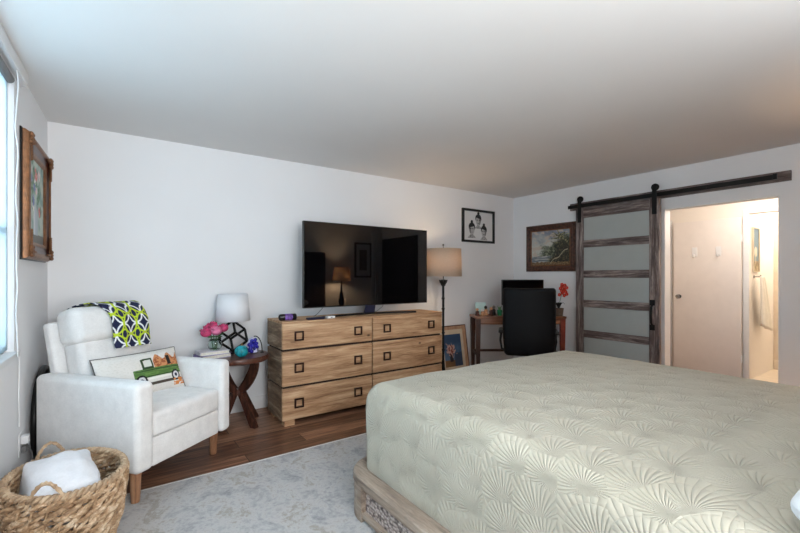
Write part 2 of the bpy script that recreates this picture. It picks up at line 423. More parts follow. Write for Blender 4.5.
# left wall with window opening (local y measured from the back corner, negative towards camera)
WY0, WY1, WZ0, WZ1 = -3.1, -1.01, 0.86, 2.36
b = MB()
b.box(-0.14, 0, WY1, 0.0, 0, H); b.box(-0.14, 0, -4.65, WY0, 0, H)
b.box(-0.14, 0, WY0, WY1, 0, WZ0); b.box(-0.14, 0, WY0, WY1, WZ1, H)
o = struct('wall_left', b, 'wall'); o.matrix_world = LWT
# right wall with opening
OY0, OY1, OZ = 1.05, 2.0, 2.013
b = MB(); b.box(RX, RX + 0.12, OY1, D, 0, H); b.box(RX, RX + 0.12, FY, OY0, 0, H); b.box(RX, RX + 0.12, OY0, OY1, OZ, H)
struct('wall_right', b, 'wall')
# wall behind the camera, with an opening added for fill light
b = MB(); b.box(-0.7, 0.0, FY - 0.1, FY, 0, H); b.box(2.3, RX, FY - 0.1, FY, 0, H); b.box(0.0, 2.3, FY - 0.1, FY, 0, 0.82); b.box(0.0, 2.3, FY - 0.1, FY, 2.18, H)
struct('wall_front', b, 'wall')
d2 = struct('door_2', MB().box(RX - 0.03, RX, FY + 0.02, 0.80, 0.01, 2.08, 0.004), 'espresso'); struct('door_handle', MB().tube([(RX - 0.03, 0.72, 1.0), (RX - 0.08, 0.72, 1.0), (RX - 0.08, 0.61, 1.0)], 0.01, 8), 'chrome', d2)
# baseboards
struct('baseboard_back', MB().box(-0.36, RX, D - 0.014, D, 0, 0.12, 0.004), 'trim')
struct('baseboard_right', MB().box(RX - 0.014, RX, OY1 + 0.02, D - 0.016, 0, 0.12, 0.004).box(RX - 0.014, RX, FY, OY0, 0, 0.12, 0.004), 'trim')
o = struct('baseboard_left', MB().box(0, 0.014, -4.5, -0.02, 0, 0.12, 0.004), 'trim'); o.matrix_world = LWT
# window in the left wall
w1 = bpy.data.objects.new('window_1', None); COL.objects.link(w1); w1.matrix_world = LWT; w1['kind'] = 'structure'
b = MB()
for (y0, y1, z0, z1) in ((WY0, WY0 + 0.05, WZ0, WZ1), (WY1 - 0.05, WY1, WZ0, WZ1), (WY0, WY1, WZ0, WZ0 + 0.05), (WY0, WY1, WZ1 - 0.05, WZ1), ((WY0 + WY1) / 2 - 0.03, (WY0 + WY1) / 2 + 0.03, WZ0, WZ1), (WY0, WY1, 1.5, 1.535)):
    b.box(-0.09, -0.04, y0, y1, z0, z1, 0.004)
struct('window_frame', b, 'trim', w1)
struct('window_pane', MB().box(-0.066, -0.062, WY0 + 0.04, WY1 - 0.04, WZ0 + 0.04, WZ1 - 0.04), 'pane', w1)
struct('window_sill', MB().box(-0.04, 0.022, WY0 - 0.03, WY1 + 0.045, WZ0 - 0.022, WZ0 + 0.010, 0.006), 'trim', w1)
w2 = bpy.data.objects.new('fill_window', None); COL.objects.link(w2); w2['kind'] = 'structure'  # unseen window, added to let frontal fill light in
b = MB()
for (x0, x1, z0, z1) in ((0, 0.05, 0.82, 2.18), (2.25, 2.3, 0.82, 2.18), (0, 2.3, 0.82, 0.87), (0, 2.3, 2.13, 2.18), (1.12, 1.18, 0.82, 2.18)):
    b.box(x0, x1, FY - 0.08, FY - 0.03, z0, z1, 0.004)
struct('window_frame', b, 'trim', w2)
struct('window_pane', MB().box(0.04, 2.26, FY - 0.058, FY - 0.054, 0.86, 2.14), 'pane', w2)

# hall and shower room beyond the opening
HX = 6.45
struct('floor_hall', MB().box(RX + 0.12, HX + 0.05, 0.3, 3.2, -0.06, 0), 'floor')
struct('ceiling_hall', MB().box(RX + 0.12, 8.4, 0.3, 3.2, H, H + 0.08), 'hallwall')
b = MB(); b.box(RX + 0.12, HX, 2.75, 2.85, 0, H); struct('wall_hall_left', b, 'hallwall')
b = MB(); b.box(RX + 0.12, HX, 0.4, 0.5, 0, H); struct('wall_hall_right', b, 'hallwall')
b = MB(); b.box(HX, HX + 0.1, 1.66, 2.85, 0, H); b.box(HX, HX + 0.1, 0.4, 0.86, 0, H); b.box(HX, HX + 0.1, 0.86, 1.66, 2.05, H)
struct('wall_hall_back', b, 'hallwall')
b = MB(); b.box(HX - 0.015, HX, 0.80, 0.86, 0, 2.11, 0.003); b.box(HX - 0.015, HX, 0.80, 1.72, 2.05, 2.11, 0.003); b.box(HX - 0.015, HX, 1.66, 1.72, 0, 2.05, 0.003)
struct('trim_1', b, 'trim')
struct('trim_2', MB().box(HX - 0.02, HX, 2.515, 2.56, 0, 2.06, 0.003), 'trim')
struct('trim_3', MB().box(RX - 0.004, RX + 0.124, OY1 - 0.012, OY1 + 0.001, 0, OZ).box(RX - 0.004, RX + 0.124, OY0 - 0.001, OY0 + 0.012, 0, OZ).box(RX - 0.004, RX + 0.124, OY0, OY1, OZ - 0.012, OZ + 0.001), 'trim')
struct('floor_bathroom', MB().box(HX + 0.05, 8.4, 0.5, 1.82, -0.06, 0.0), 'tile')
struct('wall_bathroom_left', MB().box(HX + 0.1, 8.4, 1.66, 1.82, 0, H), 'hallwall')
struct('wall_bathroom_right', MB().box(HX + 0.1, 8.4, 0.5, 0.6, 0, H), 'hallwall')
struct('wall_bathroom_back', MB().box(8.3, 8.4, 0.6, 1.66, 0, H), 'tile')
struct('trim_4', MB().box(7.45, 7.55, 0.6, 1.66, 0, 0.13, 0.01), 'tile')
struct('trim_5', MB().box(7.46, 7.5, 1.56, 1.66, 0.13, 2.0, 0.004), 'tile')

# white hall door with hooks (structure)
d1 = bpy.data.objects.new('door_1', None); COL.objects.link(d1); d1.location = (6.39, 0, 0); d1['kind'] = 'structure'
struct('door_slab', MB().box(0, 0.038, 1.725, 2.47, 0.012, 2.01, 0.003), 'doorwhite', d1)
b = MB().lathe([(0.03, 0), (0.03, 0.006), (0.012, 0.008), (0.011, 0.03), (0.024, 0.036), (0.028, 0.05), (0.022, 0.062), (0.008, 0.066)], 18, T=Matrix.Translation((0, 2.405, 1.0)) @ Matrix.Rotation(R(-90), 4, 'Y'))
struct('door_knob', b, 'chrome', d1)
b = MB()
for z in (0.25, 1.75): b.box(-0.006, 0.03, 1.715, 1.727, z - 0.045, z + 0.045)
struct('hinge', b, 'trim', d1)

# ================================================================== BARN DOOR
bx = RX - 0.085
bd = thing('sliding_barn_door', 'grey weathered wood barn door with five frosted panels hanging from black track', 'door', (bx, 2.485, 0.02))
DW = 0.485
b = MB().box(-0.02, 0.02, DW - 0.098, DW, 0, 2.10, 0.003); b.build('stile', 'barnv', bd)
b = MB().box(-0.02, 0.02, -DW, -DW + 0.105, 0, 2.10, 0.003); b.build('stile', 'barnv', bd)
rails = [(1.985, 2.095), (1.615, 1.705), (1.24, 1.33), (0.875, 0.965), (0.5, 0.59), (0.0, 0.17)]
for (z0, z1) in rails:
    MB().box(-0.017, 0.017, -DW + 0.105, DW - 0.098, z0, z1, 0.003).build('rail', 'barn', bd)
for i in range(5):
    MB().box(-0.004, 0.004, -DW + 0.10, DW - 0.09, rails[i + 1][1] - 0.008, rails[i][0] + 0.008).build('frosted_panel', 'frost', bd)
for yy in (DW - 0.05, -DW + 0.05):
    h = MB().box(-0.027, -0.021, yy - 0.024, yy + 0.024, 1.93, 2.25, 0.002).build('strap_hanger', 'blackmatte', bd)
    b = MB().lathe([(0.012, -0.016), (0.034, -0.015), (0.038, -0.010), (0.032, -0.006), (0.032, 0.006), (0.038, 0.010), (0.034, 0.015), (0.012, 0.016)], 20, T=Matrix.Translation((-0.004, yy, 2.225)) @ Matrix.Rotation(R(90), 4, 'Y'))
    b.build('roller_wheel', 'blackmatte', h)
b = MB(); b.tube([(-0.022, -DW + 0.07, 0.95), (-0.05, -DW + 0.07, 0.92), (-0.056, -DW + 0.07, 0.84), (-0.05, -DW + 0.07, 0.75), (-0.022, -DW + 0.07, 0.72)], 0.011, 8)
b.box(-0.026, -0.02, -DW + 0.045, -DW + 0.095, 0.67, 0.73); b.box(-0.026, -0.02, -DW + 0.045, -DW + 0.095, 0.94, 1.0); b.build('pull_handle', 'blackmatte', bd)
tr_ = thing('door_track', 'long black sliding rail bolted to grey wooden board above the barn door', 'rail', (RX, 2.035, 2.17))
MB().box(-0.028, 0, -1.063, 1.065, -0.045, 0.045, 0.003).build('backing_board', 'barn', tr_)
MB().box(-0.092, -0.084, -0.985, 1.055, -0.030, 0.014, 0.002).build('flat_rail', 'blackmatte', tr_)
for yy in (-0.95, -0.45, 0.05, 0.55, 1.0):
    b = MB().tube([(-0.026, yy, -0.01), (-0.084, yy, -0.01)], 0.011, 10); b.tube([(-0.092, yy, -0.01), (-0.097, yy, -0.01)], 0.012, 6); b.build('bolt', 'blackmatte', tr_)
MB().box(-0.10, -0.076, -0.985, -0.955, -0.03, 0.02, 0.003).build('end_stop', 'blackmatte', tr_)

# ================================================================== RUG
rg = thing('area_rug', 'large mottled grey and beige rug in front of the armchair, under the bed', 'rug', (1.5, 1.45, 0))
MB().box(-1.72, 1.9, -1.3, 1.42, 0.0, 0.007).build('pile', 'rug', rg)
b = MB(); b.box(-1.735, 1.915, 1.42, 1.432, 0, 0.008); b.box(-1.735, -1.72, -1.3, 1.42, 0, 0.008); b.box(1.9, 1.915, -1.3, 1.42, 0, 0.008); b.box(-1.735, 1.915, -1.312, -1.3, 0, 0.008)
b.build('binding', 'rugedge', rg)

# ================================================================== BED
bed = thing('bed', 'wide bed with low weathered grey-brown wooden frame and carved side panel', 'bed', (2.09, 0.82, 0))
fx0, fx1, fy0, fy1 = -1.035, 1.035, -1.14, 1.25      # outer frame, local
def rr_path(x0, x1, y0, y1, r, n=8):
    p = []
    for (cx, cy, a0) in ((x0 + r, y0 + r, PI), (x1 - r, y0 + r, 1.5 * PI), (x1 - r, y1 - r, 0), (x0 + r, y1 - r, 0.5 * PI)):
        for k in range(n + 1):
            a = a0 + 0.5 * PI * k / n; p.append((cx + r * math.cos(a), cy + r * math.sin(a)))
    return p
def ring(b, prof):
    """prof: list of (offset inwards, z); closed ring around the rounded rectangle of the frame"""
    L = [[(x, y, z) for (x, y) in rr_path(fx0 + o_, fx1 - o_, fy0 + o_, fy1 - o_, max(0.03, 0.19 - o_))] for (o_, z) in prof]
    n = len(L[0]); m = len(L); vs_ = [p for q in L for p in q]; fs = []
    for i in range(m):
        for k in range(n): fs.append((i * n + k, i * n + (k + 1) % n, ((i + 1) % m) * n + (k + 1) % n, ((i + 1) % m) * n + k))
    b.add(vs_, fs)
b = MB(); ring(b, [(0.0, 0.195), (0.0, 0.225), (0.008, 0.235), (0.04, 0.242), (0.075, 0.240), (0.085, 0.232), (0.085, 0.195)]); b.build('top_rail', 'bedwood', bed)
b = MB(); ring(b, [(0.022, 0.165), (0.012, 0.172), (0.008, 0.195), (0.06, 0.195), (0.06, 0.165)]); b.build('moulding', 'bedwood', bed)
b = MB(); ring(b, [(0.032, 0.05), (0.032, 0.165), (0.06, 0.165), (0.06, 0.05)]); b.build('carved_panel', 'lattice', bed)
b = MB(); ring(b, [(0.008, 0.03), (0.008, 0.055), (0.06, 0.055), (0.06, 0.03)]); b.build('bottom_rail', 'bedwood', bed)
for (sx, sy) in ((-1, 1), (1, 1), (-1, -1), (1, -1)):
    cx = fx0 + 0.20 if sx < 0 else fx1 - 0.20; cy = fy1 - 0.20 if sy > 0 else fy0 + 0.20
    r0 = 0.198
    pts = []
    a0 = {(-1, 1): 0.5 * PI, (1, 1): 0, (1, -1): 1.5 * PI, (-1, -1): PI}[(sx, sy)]
    for k in range(9): a = a0 - 0.12 + (0.5 * PI + 0.24) * k / 8; pts.append((cx + r0 * math.cos(a), cy + r0 * math.sin(a)))
    for k in range(8, -1, -1): a = a0 - 0.12 + (0.5 * PI + 0.24) * k / 8; pts.append((cx + (r0 - 0.06) * math.cos(a), cy + (r0 - 0.06) * math.sin(a)))
    MB().prism(pts, 'z', 0.008, 0.196).build('corner_post', 'bedwood', bed)
MB().box(-0.96, 0.96, -1.07, 1.14, 0.10, 0.22).build('slat_base', 'darkgap', bed)
MB().rbox((0, 0.05, 0.40), (0.90, 1.03, 0.17), 0.06, 3, 4).build('mattress', 'pillowwhite', bed)
MB().box(-1.12, 1.40, -1.24, -1.14, 0.008, 1.75, 0.03).build('headboard', 'darkgap', bed)
# coverlet
ch = (0.953, 1.075, 0.36); cz = 0.327; zmin = -0.125
def cov(o_, h):
    p = Vector(o_); zt = h[2] - p.z
    top = 1 - ss(0.04, 0.19, zt)
    dx = 1 - (p.x / h[0]) ** 2; dy = 1 - (p.y / h[1]) ** 2
    p.z += top * 0.030 * max(0, dx) ** 0.5 * max(0, dy) ** 0.5
    p.z += 0.006 * top * fbm(p.x * 2.5, p.y * 2.5, 1.0, 3)
    k = 0.009 * fbm(p.x * 3.2 + 4, p.y * 3.2, p.z * 2, 3) * (0.3 + 0.7 * ss(0.02, 0.21, zt))
    if abs(p.x) > h[0] - 0.12: p.x += math.copysign(1, p.x) * k
    if abs(p.y) > h[1] - 0.12: p.y += math.copysign(1, p.y) * k
    p.z = max(p.z, zmin)
    return p
b = MB().rbox((0, 0, 0), ch, 0.10, 6, 34, fn=cov)
b.f = [q for q in b.f if not all(b.v[i][2] < zmin + 0.001 for i in q)]     # open underneath
def covuv(c):
    dr = max(0, ch[2] - c.z)
    u = c.x; v_ = c.y
    ox = ch[0] - abs(c.x); oy = ch[1] - abs(c.y)
    if ox < 0.08 and ox <= oy: u += math.copysign(dr, c.x)
    elif oy < 0.08: v_ += math.copysign(dr, c.y)
    return (u, v_)
cv = b.build('coverlet', 'coverlet', loc=(2.092, 0.925, cz), uvfn=covuv, ang=80)
tag(cv, 'pale sage quilted coverlet with shell stitching spread over the bed', 'bedspread')
def pillow_fn(o_, h):
    p = Vector(o_); u = abs(p.x) / h[0]; v_ = abs(p.y) / h[1]
    e = max(0, 1 - u ** 3) ** 0.5 * max(0, 1 - v_ ** 3) ** 0.5
    p.z *= 0.18 + 0.82 * e
    return p
pz = 0.80
p1 = MB().rbox((0, 0, 0), (0.36, 0.235, 0.085), 0.07, 4, 14, fn=pillow_fn).build('bed_pillow', 'pillowwhite', loc=(1.50, 0.005, 0.79), ang=80)
tag(p1, 'white bed pillow at the near end of the coverlet, partly cut off', 'pillow', 'pillows at the head of the bed')
p2 = p1.copy(); COL.objects.link(p2); p2.location = (2.55, 0.03, pz); p2['label'] = 'white bed pillow on the far half of the bed head, outside the photo'

# ================================================================== ARMCHAIR
ac = thing('armchair', 'off-white linen reclining armchair with tapered wooden legs beside the window', 'armchair', (0.1876, 3.187, 0), R(38))
for (x0, x1) in ((-0.388, -0.270), (0.268, 0.362)):
    MB().rbox(((x0 + x1) / 2, 0.015, 0.437), ((x1 - x0) / 2, 0.400, 0.25), 0.034, 4, 4).build('arm', 'cream', ac)
MB().rbox((0, -0.33, 0.268), (0.266, 0.03, 0.082), 0.012, 2, 3).build('front_rail', 'cream', ac)
MB().box(-0.268, 0.266, -0.31, 0.34, 0.20, 0.345).build('seat_base', 'cream', ac)
def seatfn(o_, h):
    p = Vector(o_)
    if p.z > 0: p.z += 0.022 * max(0, 1 - (p.x / h[0]) ** 2) * max(0, 1 - (p.y / h[1]) ** 2) ** 0.6
    if p.y < 0: p.y -= 0.012 * max(0, 1 - (p.x / h[0]) ** 2)
    return p
MB().rbox((0, -0.065, 0.422), (0.267, 0.30, 0.072), 0.028, 4, 8, fn=seatfn).build('seat_cushion', 'cream', ac)
TB = Matrix.Translation((0.012, 0.17, 0.475)) @ Matrix.Rotation(R(-13), 4, 'X')     # reclined back frame
def backfn(o_, h):
    p = Vector(o_)
    if p.y < 0: p.y -= 0.030 * max(0, 1 - (p.x / h[0]) ** 2) ** 0.7 * max(0, 1 - (p.z / h[2]) ** 2) ** 0.7
    return p
MB().rbox((-0.015, 0.165, 0.235), (0.300, 0.035, 0.325), 0.022, 3, 3, T=TB).build('back_shell', 'cream', ac)
MB().rbox((-0.008, 0.06, 0.20), (0.256, 0.075, 0.215), 0.04, 4, 8, T=TB, fn=backfn).build('back_cushion', 'cream', ac)
MB().rbox((-0.03, 0.055, 0.505), (0.252, 0.088, 0.120), 0.055, 5, 8, T=TB, fn=backfn).build('headrest_cushion', 'cream', ac)
for (lx, ly, z0) in ((-0.325, -0.30, 0.007), (0.338, -0.25, 0), (-0.30, 0.30, 0), (0.30, 0.30, 0)):
    MB().lathe([(0.021, z0), (0.023, z0 + 0.004), (0.031, 0.165), (0.033, 0.20)], 14, (lx, ly, 0)).build('leg', 'legwood', ac)

# throw over the headrest: trellis print painted per vertex
def trellis(u, v):
    navy = (22, 30, 66); white = (228, 232, 232); lime = (186, 206, 44)
    x = u * 3.2; y = v * 3.4
    best = navy
    for (ox, oy, kind) in ((0, 0, 0), (0.5, 0.5, 1)):
        cx = math.floor(x - ox + 0.5) + ox; cy = math.floor(y - oy + 0.5) + oy
        dx = x - cx; dy = y - cy
        r = math.hypot(dx / 0.50, dy / 0.50)
        if 0.86 < r < 1.03: best = white if (kind == 0) else lime
        r2 = math.hypot(dx / 0.20, dy / 0.26)
        if 0.70 < r2 < 1.0 and kind == 0: best = lime
    return best
path = [(0.155, 0.30), (0.156, 0.45), (0.152, 0.58), (0.125, 0.622), (0.07, 0.636), (0.01, 0.630), (-0.035, 0.605), (-0.060, 0.56), (-0.076, 0.50), (-0.074, 0.44), (-0.060, 0.385), (-0.052, 0.36), (-0.050, 0.30), (-0.051, 0.24)]
# keep the back fall clear of the shell, drop in front of headrest and cushion
path = [(0.150, 0.622), (0.118, 0.632), (0.07, 0.640), (0.01, 0.637), (-0.035, 0.612), (-0.064, 0.565), (-0.080, 0.505), (-0.076, 0.445), (-0.066, 0.385), (-0.064, 0.345), (-0.066, 0.315)]
seg = [0]
for i in range(1, len(path)): seg.append(seg[-1] + math.dist(path[i], path[i - 1]))
def tpt(t):
    s_ = t * seg[-1]
    for i in range(1, len(path)):
        if s_ <= seg[i] + 1e-9:
            q = (s_ - seg[i - 1]) / (seg[i] - seg[i - 1]); return tuple(path[i - 1][k] + (path[i][k] - path[i - 1][k]) * q for k in (0, 1))
    return path[-1]
def throw(u, v):
    y, z = tpt(v); xl = -0.20 + 0.115 * ss(0, 0.6, v); xr = 0.170 + 0.02 * v
    x = xl + (xr - xl) * u
    wv = 0.006 * math.sin(u * 11 + v * 2.5) * (0.3 + v)
    sag = -0.012 * max(0, 1 - ((x + 0.03) / 0.28) ** 2)
    return (x, y + sag + wv - 0.006, z + (0.006 if v < 0.4 else 0) - 0.03 * (u - 0.5) * v * 0.3)
b = MB(); b.grid(110, 130, throw, lambda u, v: trellis(u * 0.82 + 0.1, v * 1.05 + 0.02), T=TB)
tw = b.build('throw_blanket', 'textile', loc=ac.location, rot=(0, 0, R(38)), solid=0.006, ang=80)
tag(tw, 'navy, white and lime trellis-patterned throw draped over the armchair headrest', 'throw')
# lumbar pillow with a printed green truck
def truck(u, v):
    base = (214, 210, 204)
    if fbm(u * 40, v * 40) > 0.25: base = (206, 202, 195)
    c = base
    def inr(x0, x1, y0, y1): return x0 < u < x1 and y0 < v < y1
    # truck drawn long: bonnet at left, load bed at right
    lime = (78, 112, 52); dk = (44, 66, 34)
    if inr(0.30, 0.97, 0.18, 0.24): c = (70, 60, 50)
    if u > 0.60 and v > 0.56:
        hgt = 0.80 + 0.07 * math.sin(u * 40) - 0.25 * max(0, 0.68 - u)
        if v < hgt and u < 0.97: c = (196, 132, 86) if fbm(u * 24, v * 16) > -0.1 else (150, 84, 50)
        if inr(0.78, 0.84, 0.58, 0.80): c = (24, 22, 22)
    if inr(0.34, 0.97, 0.36, 0.56): c = lime if fbm(u * 9, v * 30) > -0.15 else (98, 132, 66)
    if inr(0.36, 0.96, 0.50, 0.53) or inr(0.36, 0.96, 0.37, 0.39): c = dk
    if 0.455 < u < 0.60 and 0.55 < v < 0.80 - 0.5 * max(0, 0.50 - u): c = dk
    if 0.48 < u < 0.575 and 0.60 < v < 0.755 - 0.5 * max(0, 0.51 - u): c = (206, 206, 198)
    if inr(0.34, 0.96, 0.31, 0.35): c = (226, 224, 214)
    for (cx, ry) in ((0.42, 0), (0.87, 0)):
        r = math.hypot((u - cx) * 1.85, v - 0.31)
        if r < 0.125: c = (22, 22, 24)
        if r < 0.085: c = (212, 212, 214)
        if r < 0.040: c = (40, 44, 66)
    if v < 0.23 and u > 0.82 and fbm(u * 20, v * 20) > -0.2 and v > 0.08: c = (204, 124, 62)
    return c
PT = Matrix.Translation((0.0, 0.030, 0.628)) @ Matrix.Rotation(R(-9), 4, 'Z') @ Matrix.Rotation(R(-24), 4, 'X')
PWd, PHt = 0.275, 0.15
def pil(u, v, sg):
    x = (u * 2 - 1); z = (v * 2 - 1)
    e = max(0, 1 - abs(x) ** 2.6) ** 0.55 * max(0, 1 - abs(z) ** 2.6) ** 0.55
    pin = 1 - 0.05 * (1 - x * x) * abs(z) ** 3
    pin2 = 1 - 0.035 * (1 - z * z) * abs(x) ** 3
    return (x * PWd * pin2, sg * 0.066 * e, z * PHt * pin)
b = MB(); b.grid(150, 96, lambda u, v: pil(u, v, -1), truck, T=PT); b.grid(30, 20, lambda u, v: pil(u, v, 1), lambda u, v: (212, 208, 202), T=PT)
tp = b.build('lumbar_pillow', 'textile', loc=ac.location, rot=(0, 0, R(38)), ang=80)
tag(tp, 'beige lumbar pillow printed with a green pickup truck, lying on the armchair seat', 'pillow')
b = MB(); ed = [pil(k / 24, 1, -1) for k in range(24)] + [pil(1, 1 - k / 14, -1) for k in range(14)] + [pil(1 - k / 24, 0, -1) for k in range(24)] + [pil(0, k / 14, -1) for k in range(14)]
b.tube(ed, 0.0042, 6, True, T=PT); b.build('piping', 'piping', tp)

# ================================================================== BASKET
BC = (-0.165, 2.48, 0.008)
bk = thing('wicker_basket', 'oval woven rattan basket with two hoop handles on the rug before the armchair', 'basket', BC, R(12))
bh = 0.35; NR = 15
def bko(z): k = z / bh; return 0.165 + 0.055 * math.sin(min(1, k * 1.1) * PI / 2), 0.205 + 0.065 * math.sin(min(1, k * 1.1) * PI / 2)
b = MB(); ns = 26; NR = 11
for i in range(NR):
    z = 0.031 + (bh - 0.056) * i / (NR - 1); rx, ry = bko(z)
    for ph in (0, PI):
        pts = []
        for k in range(ns * 6):
            a = 2 * PI * k / (ns * 6); q = a * ns / 2 + ph + i * 1.3
            of = 0.012 * math.cos(q) + 0.003 * math.sin(a * 7 + i); dz = 0.0125 * math.sin(q) + 0.005 * math.sin(a * 5 + i * 2.1)
            pts.append(((rx + of) * math.cos(a), (ry + of) * math.sin(a), z + dz))
        b.tube(pts, [0.0095 + 0.0025 * math.sin(k * 0.21 + i) for k in range(ns * 6)], 6, True)
        b.tube([(p[0] * 1.01, p[1] * 1.01, p[2] + 0.009 * math.sin(k * 0.11 + i)) for k, p in enumerate(pts)], 0.0055, 5, True)
for k in range(ns):
    a = 2 * PI * (k + 0.5) / ns
    b.tube([((bko(z)[0] + 0.006) * math.cos(a + z * 0.9), (bko(z)[1] + 0.006) * math.sin(a + z * 0.9), z) for z in [bh * q / 8 for q in range(9)]], 0.006, 5)
b.lathe([(0.001, 0.006), (1, 0.006), (1, 0.014), (0.001, 0.014)], 28, T=Matrix.Diagonal((0.165, 0.205, 1, 1)))
b.build('woven_body', 'wicker', bk)
b = MB(); rx, ry = bko(bh)
for ph in (0, PI):
    b.tube([((rx + 0.009 * math.cos(a * 30 + ph)) * math.cos(a), (ry + 0.009 * math.cos(a * 30 + ph)) * math.sin(a), bh + 0.009 * math.sin(a * 30 + ph)) for a in [2 * PI * k / 240 for k in range(240)]], 0.0095, 6, True)
b.build('rim', 'wickerrim', bk)
for a0 in (-2.05, 1.70):
    b = MB(); pts = []
    for k in range(15):
        t = k / 14; a = a0 + (t - 0.5) * 0.62; q = math.sin(PI * t)
        pts.append(((rx + 0.005) * math.cos(a), (ry + 0.005) * math.sin(a), bh - 0.03 + 0.10 * q ** 0.8))
    for ph in (0, PI):
        b.tube([(p[0] + 0.004 * math.cos(i * 2 + ph), p[1], p[2] + 0.004 * math.sin(i * 2 + ph)) for i, p in enumerate(pts)], 0.0062, 6)
    b.build('handle', 'wickerrim', bk)
def blan(o_, h):
    p = Vector(o_); p.z += 0.02 * fbm(p.x * 7, p.y * 7, 3, 3) + 0.05 * max(0, 1 - (p.x / h[0]) ** 2) * max(0, 1 - (p.y / h[1]) ** 2) * (p.z > 0)
    p.x += 0.008 * fbm(p.y * 9, p.z * 9, 1, 2); return p
b = MB().rbox((0, 0, 0), (0.128, 0.178, 0.10), 0.03, 5, 12, fn=blan)
bl = b.build('folded_blanket', 'whitecloth', loc=(-0.185, 2.46, 0.282), rot=(R(10), R(5), R(12)), ang=80)
tag(bl, 'white folded blanket stuffed in the wicker basket', 'blanket')

# ================================================================== SIDE TABLE
TC = (0.905, 3.72)
TZ = 0.60
st = thing('side_table', 'small round dark walnut side table with curved crossing legs beside the dresser', 'side table', (TC[0], TC[1], 0))
MB().lathe([(0.0, TZ - 0.05), (0.24, TZ - 0.05), (0.253, TZ - 0.043), (0.258, TZ - 0.03), (0.258, TZ - 0.008), (0.252, TZ), (0.0, TZ)], 40, caps=False).build('table_top', 'walnut', st)
for a in (-62, 28, 118, 208):
    poly_o = []; poly_i = []
    for k in range(13):                       # upper half: C curve from the rim to the hub, then splayed foot
        t = k / 12; z = (TZ - 0.05) - t * 0.27; r = 0.045 + 0.165 * math.cos(t * PI / 2) ** 0.8
        poly_o.append((r + 0.02, z)); poly_i.append((max(0.002, r - 0.042), z + 0.012))
    for k in range(1, 9):
        t = k / 8; z = 0.28 - t * 0.28; r = 0.045 + 0.155 * t
        poly_o.append((r + 0.022, z)); poly_i.append((max(0.002, r - 0.034), z))
    poly_i[0] = (poly_i[0][0], TZ - 0.05)
    vs_ = []; fs = []; n_ = len(poly_o); th = 0.022
    for i in range(n_):
        for (q, yy) in ((poly_o[i], -th), (poly_o[i], th), (poly_i[i], th), (poly_i[i], -th)): vs_.append((q[0], yy, q[1]))
    for i in range(n_ - 1):
        for k in range(4): fs.append((i * 4 + k, i * 4 + (k + 1) % 4, i * 4 + 4 + (k + 1) % 4, i * 4 + 4 + k))
    fs += [(0, 1, 2, 3), ((n_ - 1) * 4 + 3, (n_ - 1) * 4 + 2, (n_ - 1) * 4 + 1, (n_ - 1) * 4)]
    MB().add(vs_, fs, Matrix.Rotation(R(a), 4, 'Z')).build('leg', 'walnutleg', st)
MB().lathe([(0.045, 0.255), (0.05, 0.26), (0.05, 0.30), (0.045, 0.305)], 20).build('hub', 'walnutleg', st)

# table lamp
lx, ly = 0.89, 3.83
tl = thing('table_lamp', 'small lamp with white drum shade and black open geometric base on side table', 'lamp', (lx, ly, TZ))
cube = [Vector((x, y, z)) for x in (-1, 1) for y in (-1, 1) for z in (-1, 1)]
CT = Matrix.Translation((0, 0, 0.151)) @ Matrix.Rotation(R(25), 4, 'Z') @ Matrix.Rotation(math.atan(1 / math.sqrt(2)), 4, 'Y') @ Matrix.Rotation(R(45), 4, 'X') @ Matrix.Scale(0.0775, 4)
b = MB()
for i in range(8):
    for j in range(i + 1, 8):
        if (cube[i] - cube[j]).length < 2.01: b.tube([CT @ cube[i], CT @ cube[j]], 0.0105, 4)
b.build('geometric_base', 'blackmatte', tl)
MB().lathe([(0.06, 0), (0.06, 0.008), (0.0, 0.012)], 20, caps=True).build('foot', 'blackmatte', tl)
MB().tube([(0, 0, 0.28), (0, 0, 0.36)], 0.008, 10).build('stem', 'blackmatte', tl)
MB().lathe([(0.145, 0.285), (0.122, 0.52)], 40, caps=False).build('lamp_shade', 'shadewhite', tl, solid=0.003)
b = MB()
for a in (0, 120, 240): b.tube([(0, 0, 0.44), (0.126 * math.cos(R(a)), 0.126 * math.sin(R(a)), 0.44)], 0.002, 5)
b.tube([(0, 0, 0.36), (0, 0, 0.445)], 0.004, 6); b.build('shade_carrier', 'blackmatte', tl)

# books, vase, ornaments on the side table
def book(loc, rz, w_, d_, t_, cover, label):
    o = thing('book', label, 'book', loc, rz, 'books on the side table')
    b = MB(); b.box(-w_ / 2, w_ / 2, -d_ / 2, d_ / 2, 0, 0.003); b.box(-w_ / 2, w_ / 2, -d_ / 2, d_ / 2, t_ - 0.003, t_); b.box(-w_ / 2, -w_ / 2 + 0.003, -d_ / 2, d_ / 2, 0, t_)
    b.build('cover', cover, o); MB().box(-w_ / 2 + 0.003, w_ / 2 - 0.004, -d_ / 2 + 0.004, d_ / 2 - 0.004, 0.003, t_ - 0.003).build('pages', 'paper', o)
BX, BY = 0.70, 3.715
book((BX, BY, TZ), R(14), 0.24, 0.17, 0.032, 'bookpurple', 'violet-covered book at the bottom of the stack on side table')
book((BX + 0.0, BY + 0.005, TZ + 0.032), R(6), 0.23, 0.16, 0.028, 'bookwhite', 'pale book on top of the violet book, under the flower vase')
fz = TZ + 0.060
fv = thing('flower_vase', 'glass bowl of pink roses standing on stacked books on side table', 'vase', (BX + 0.02, BY + 0.0, fz))
MB().lathe([(0.030, 0), (0.048, 0.015), (0.056, 0.042), (0.050, 0.072), (0.043, 0.088)], 24, caps=False).build('bowl', 'glass', fv, solid=0.003)
b = MB()
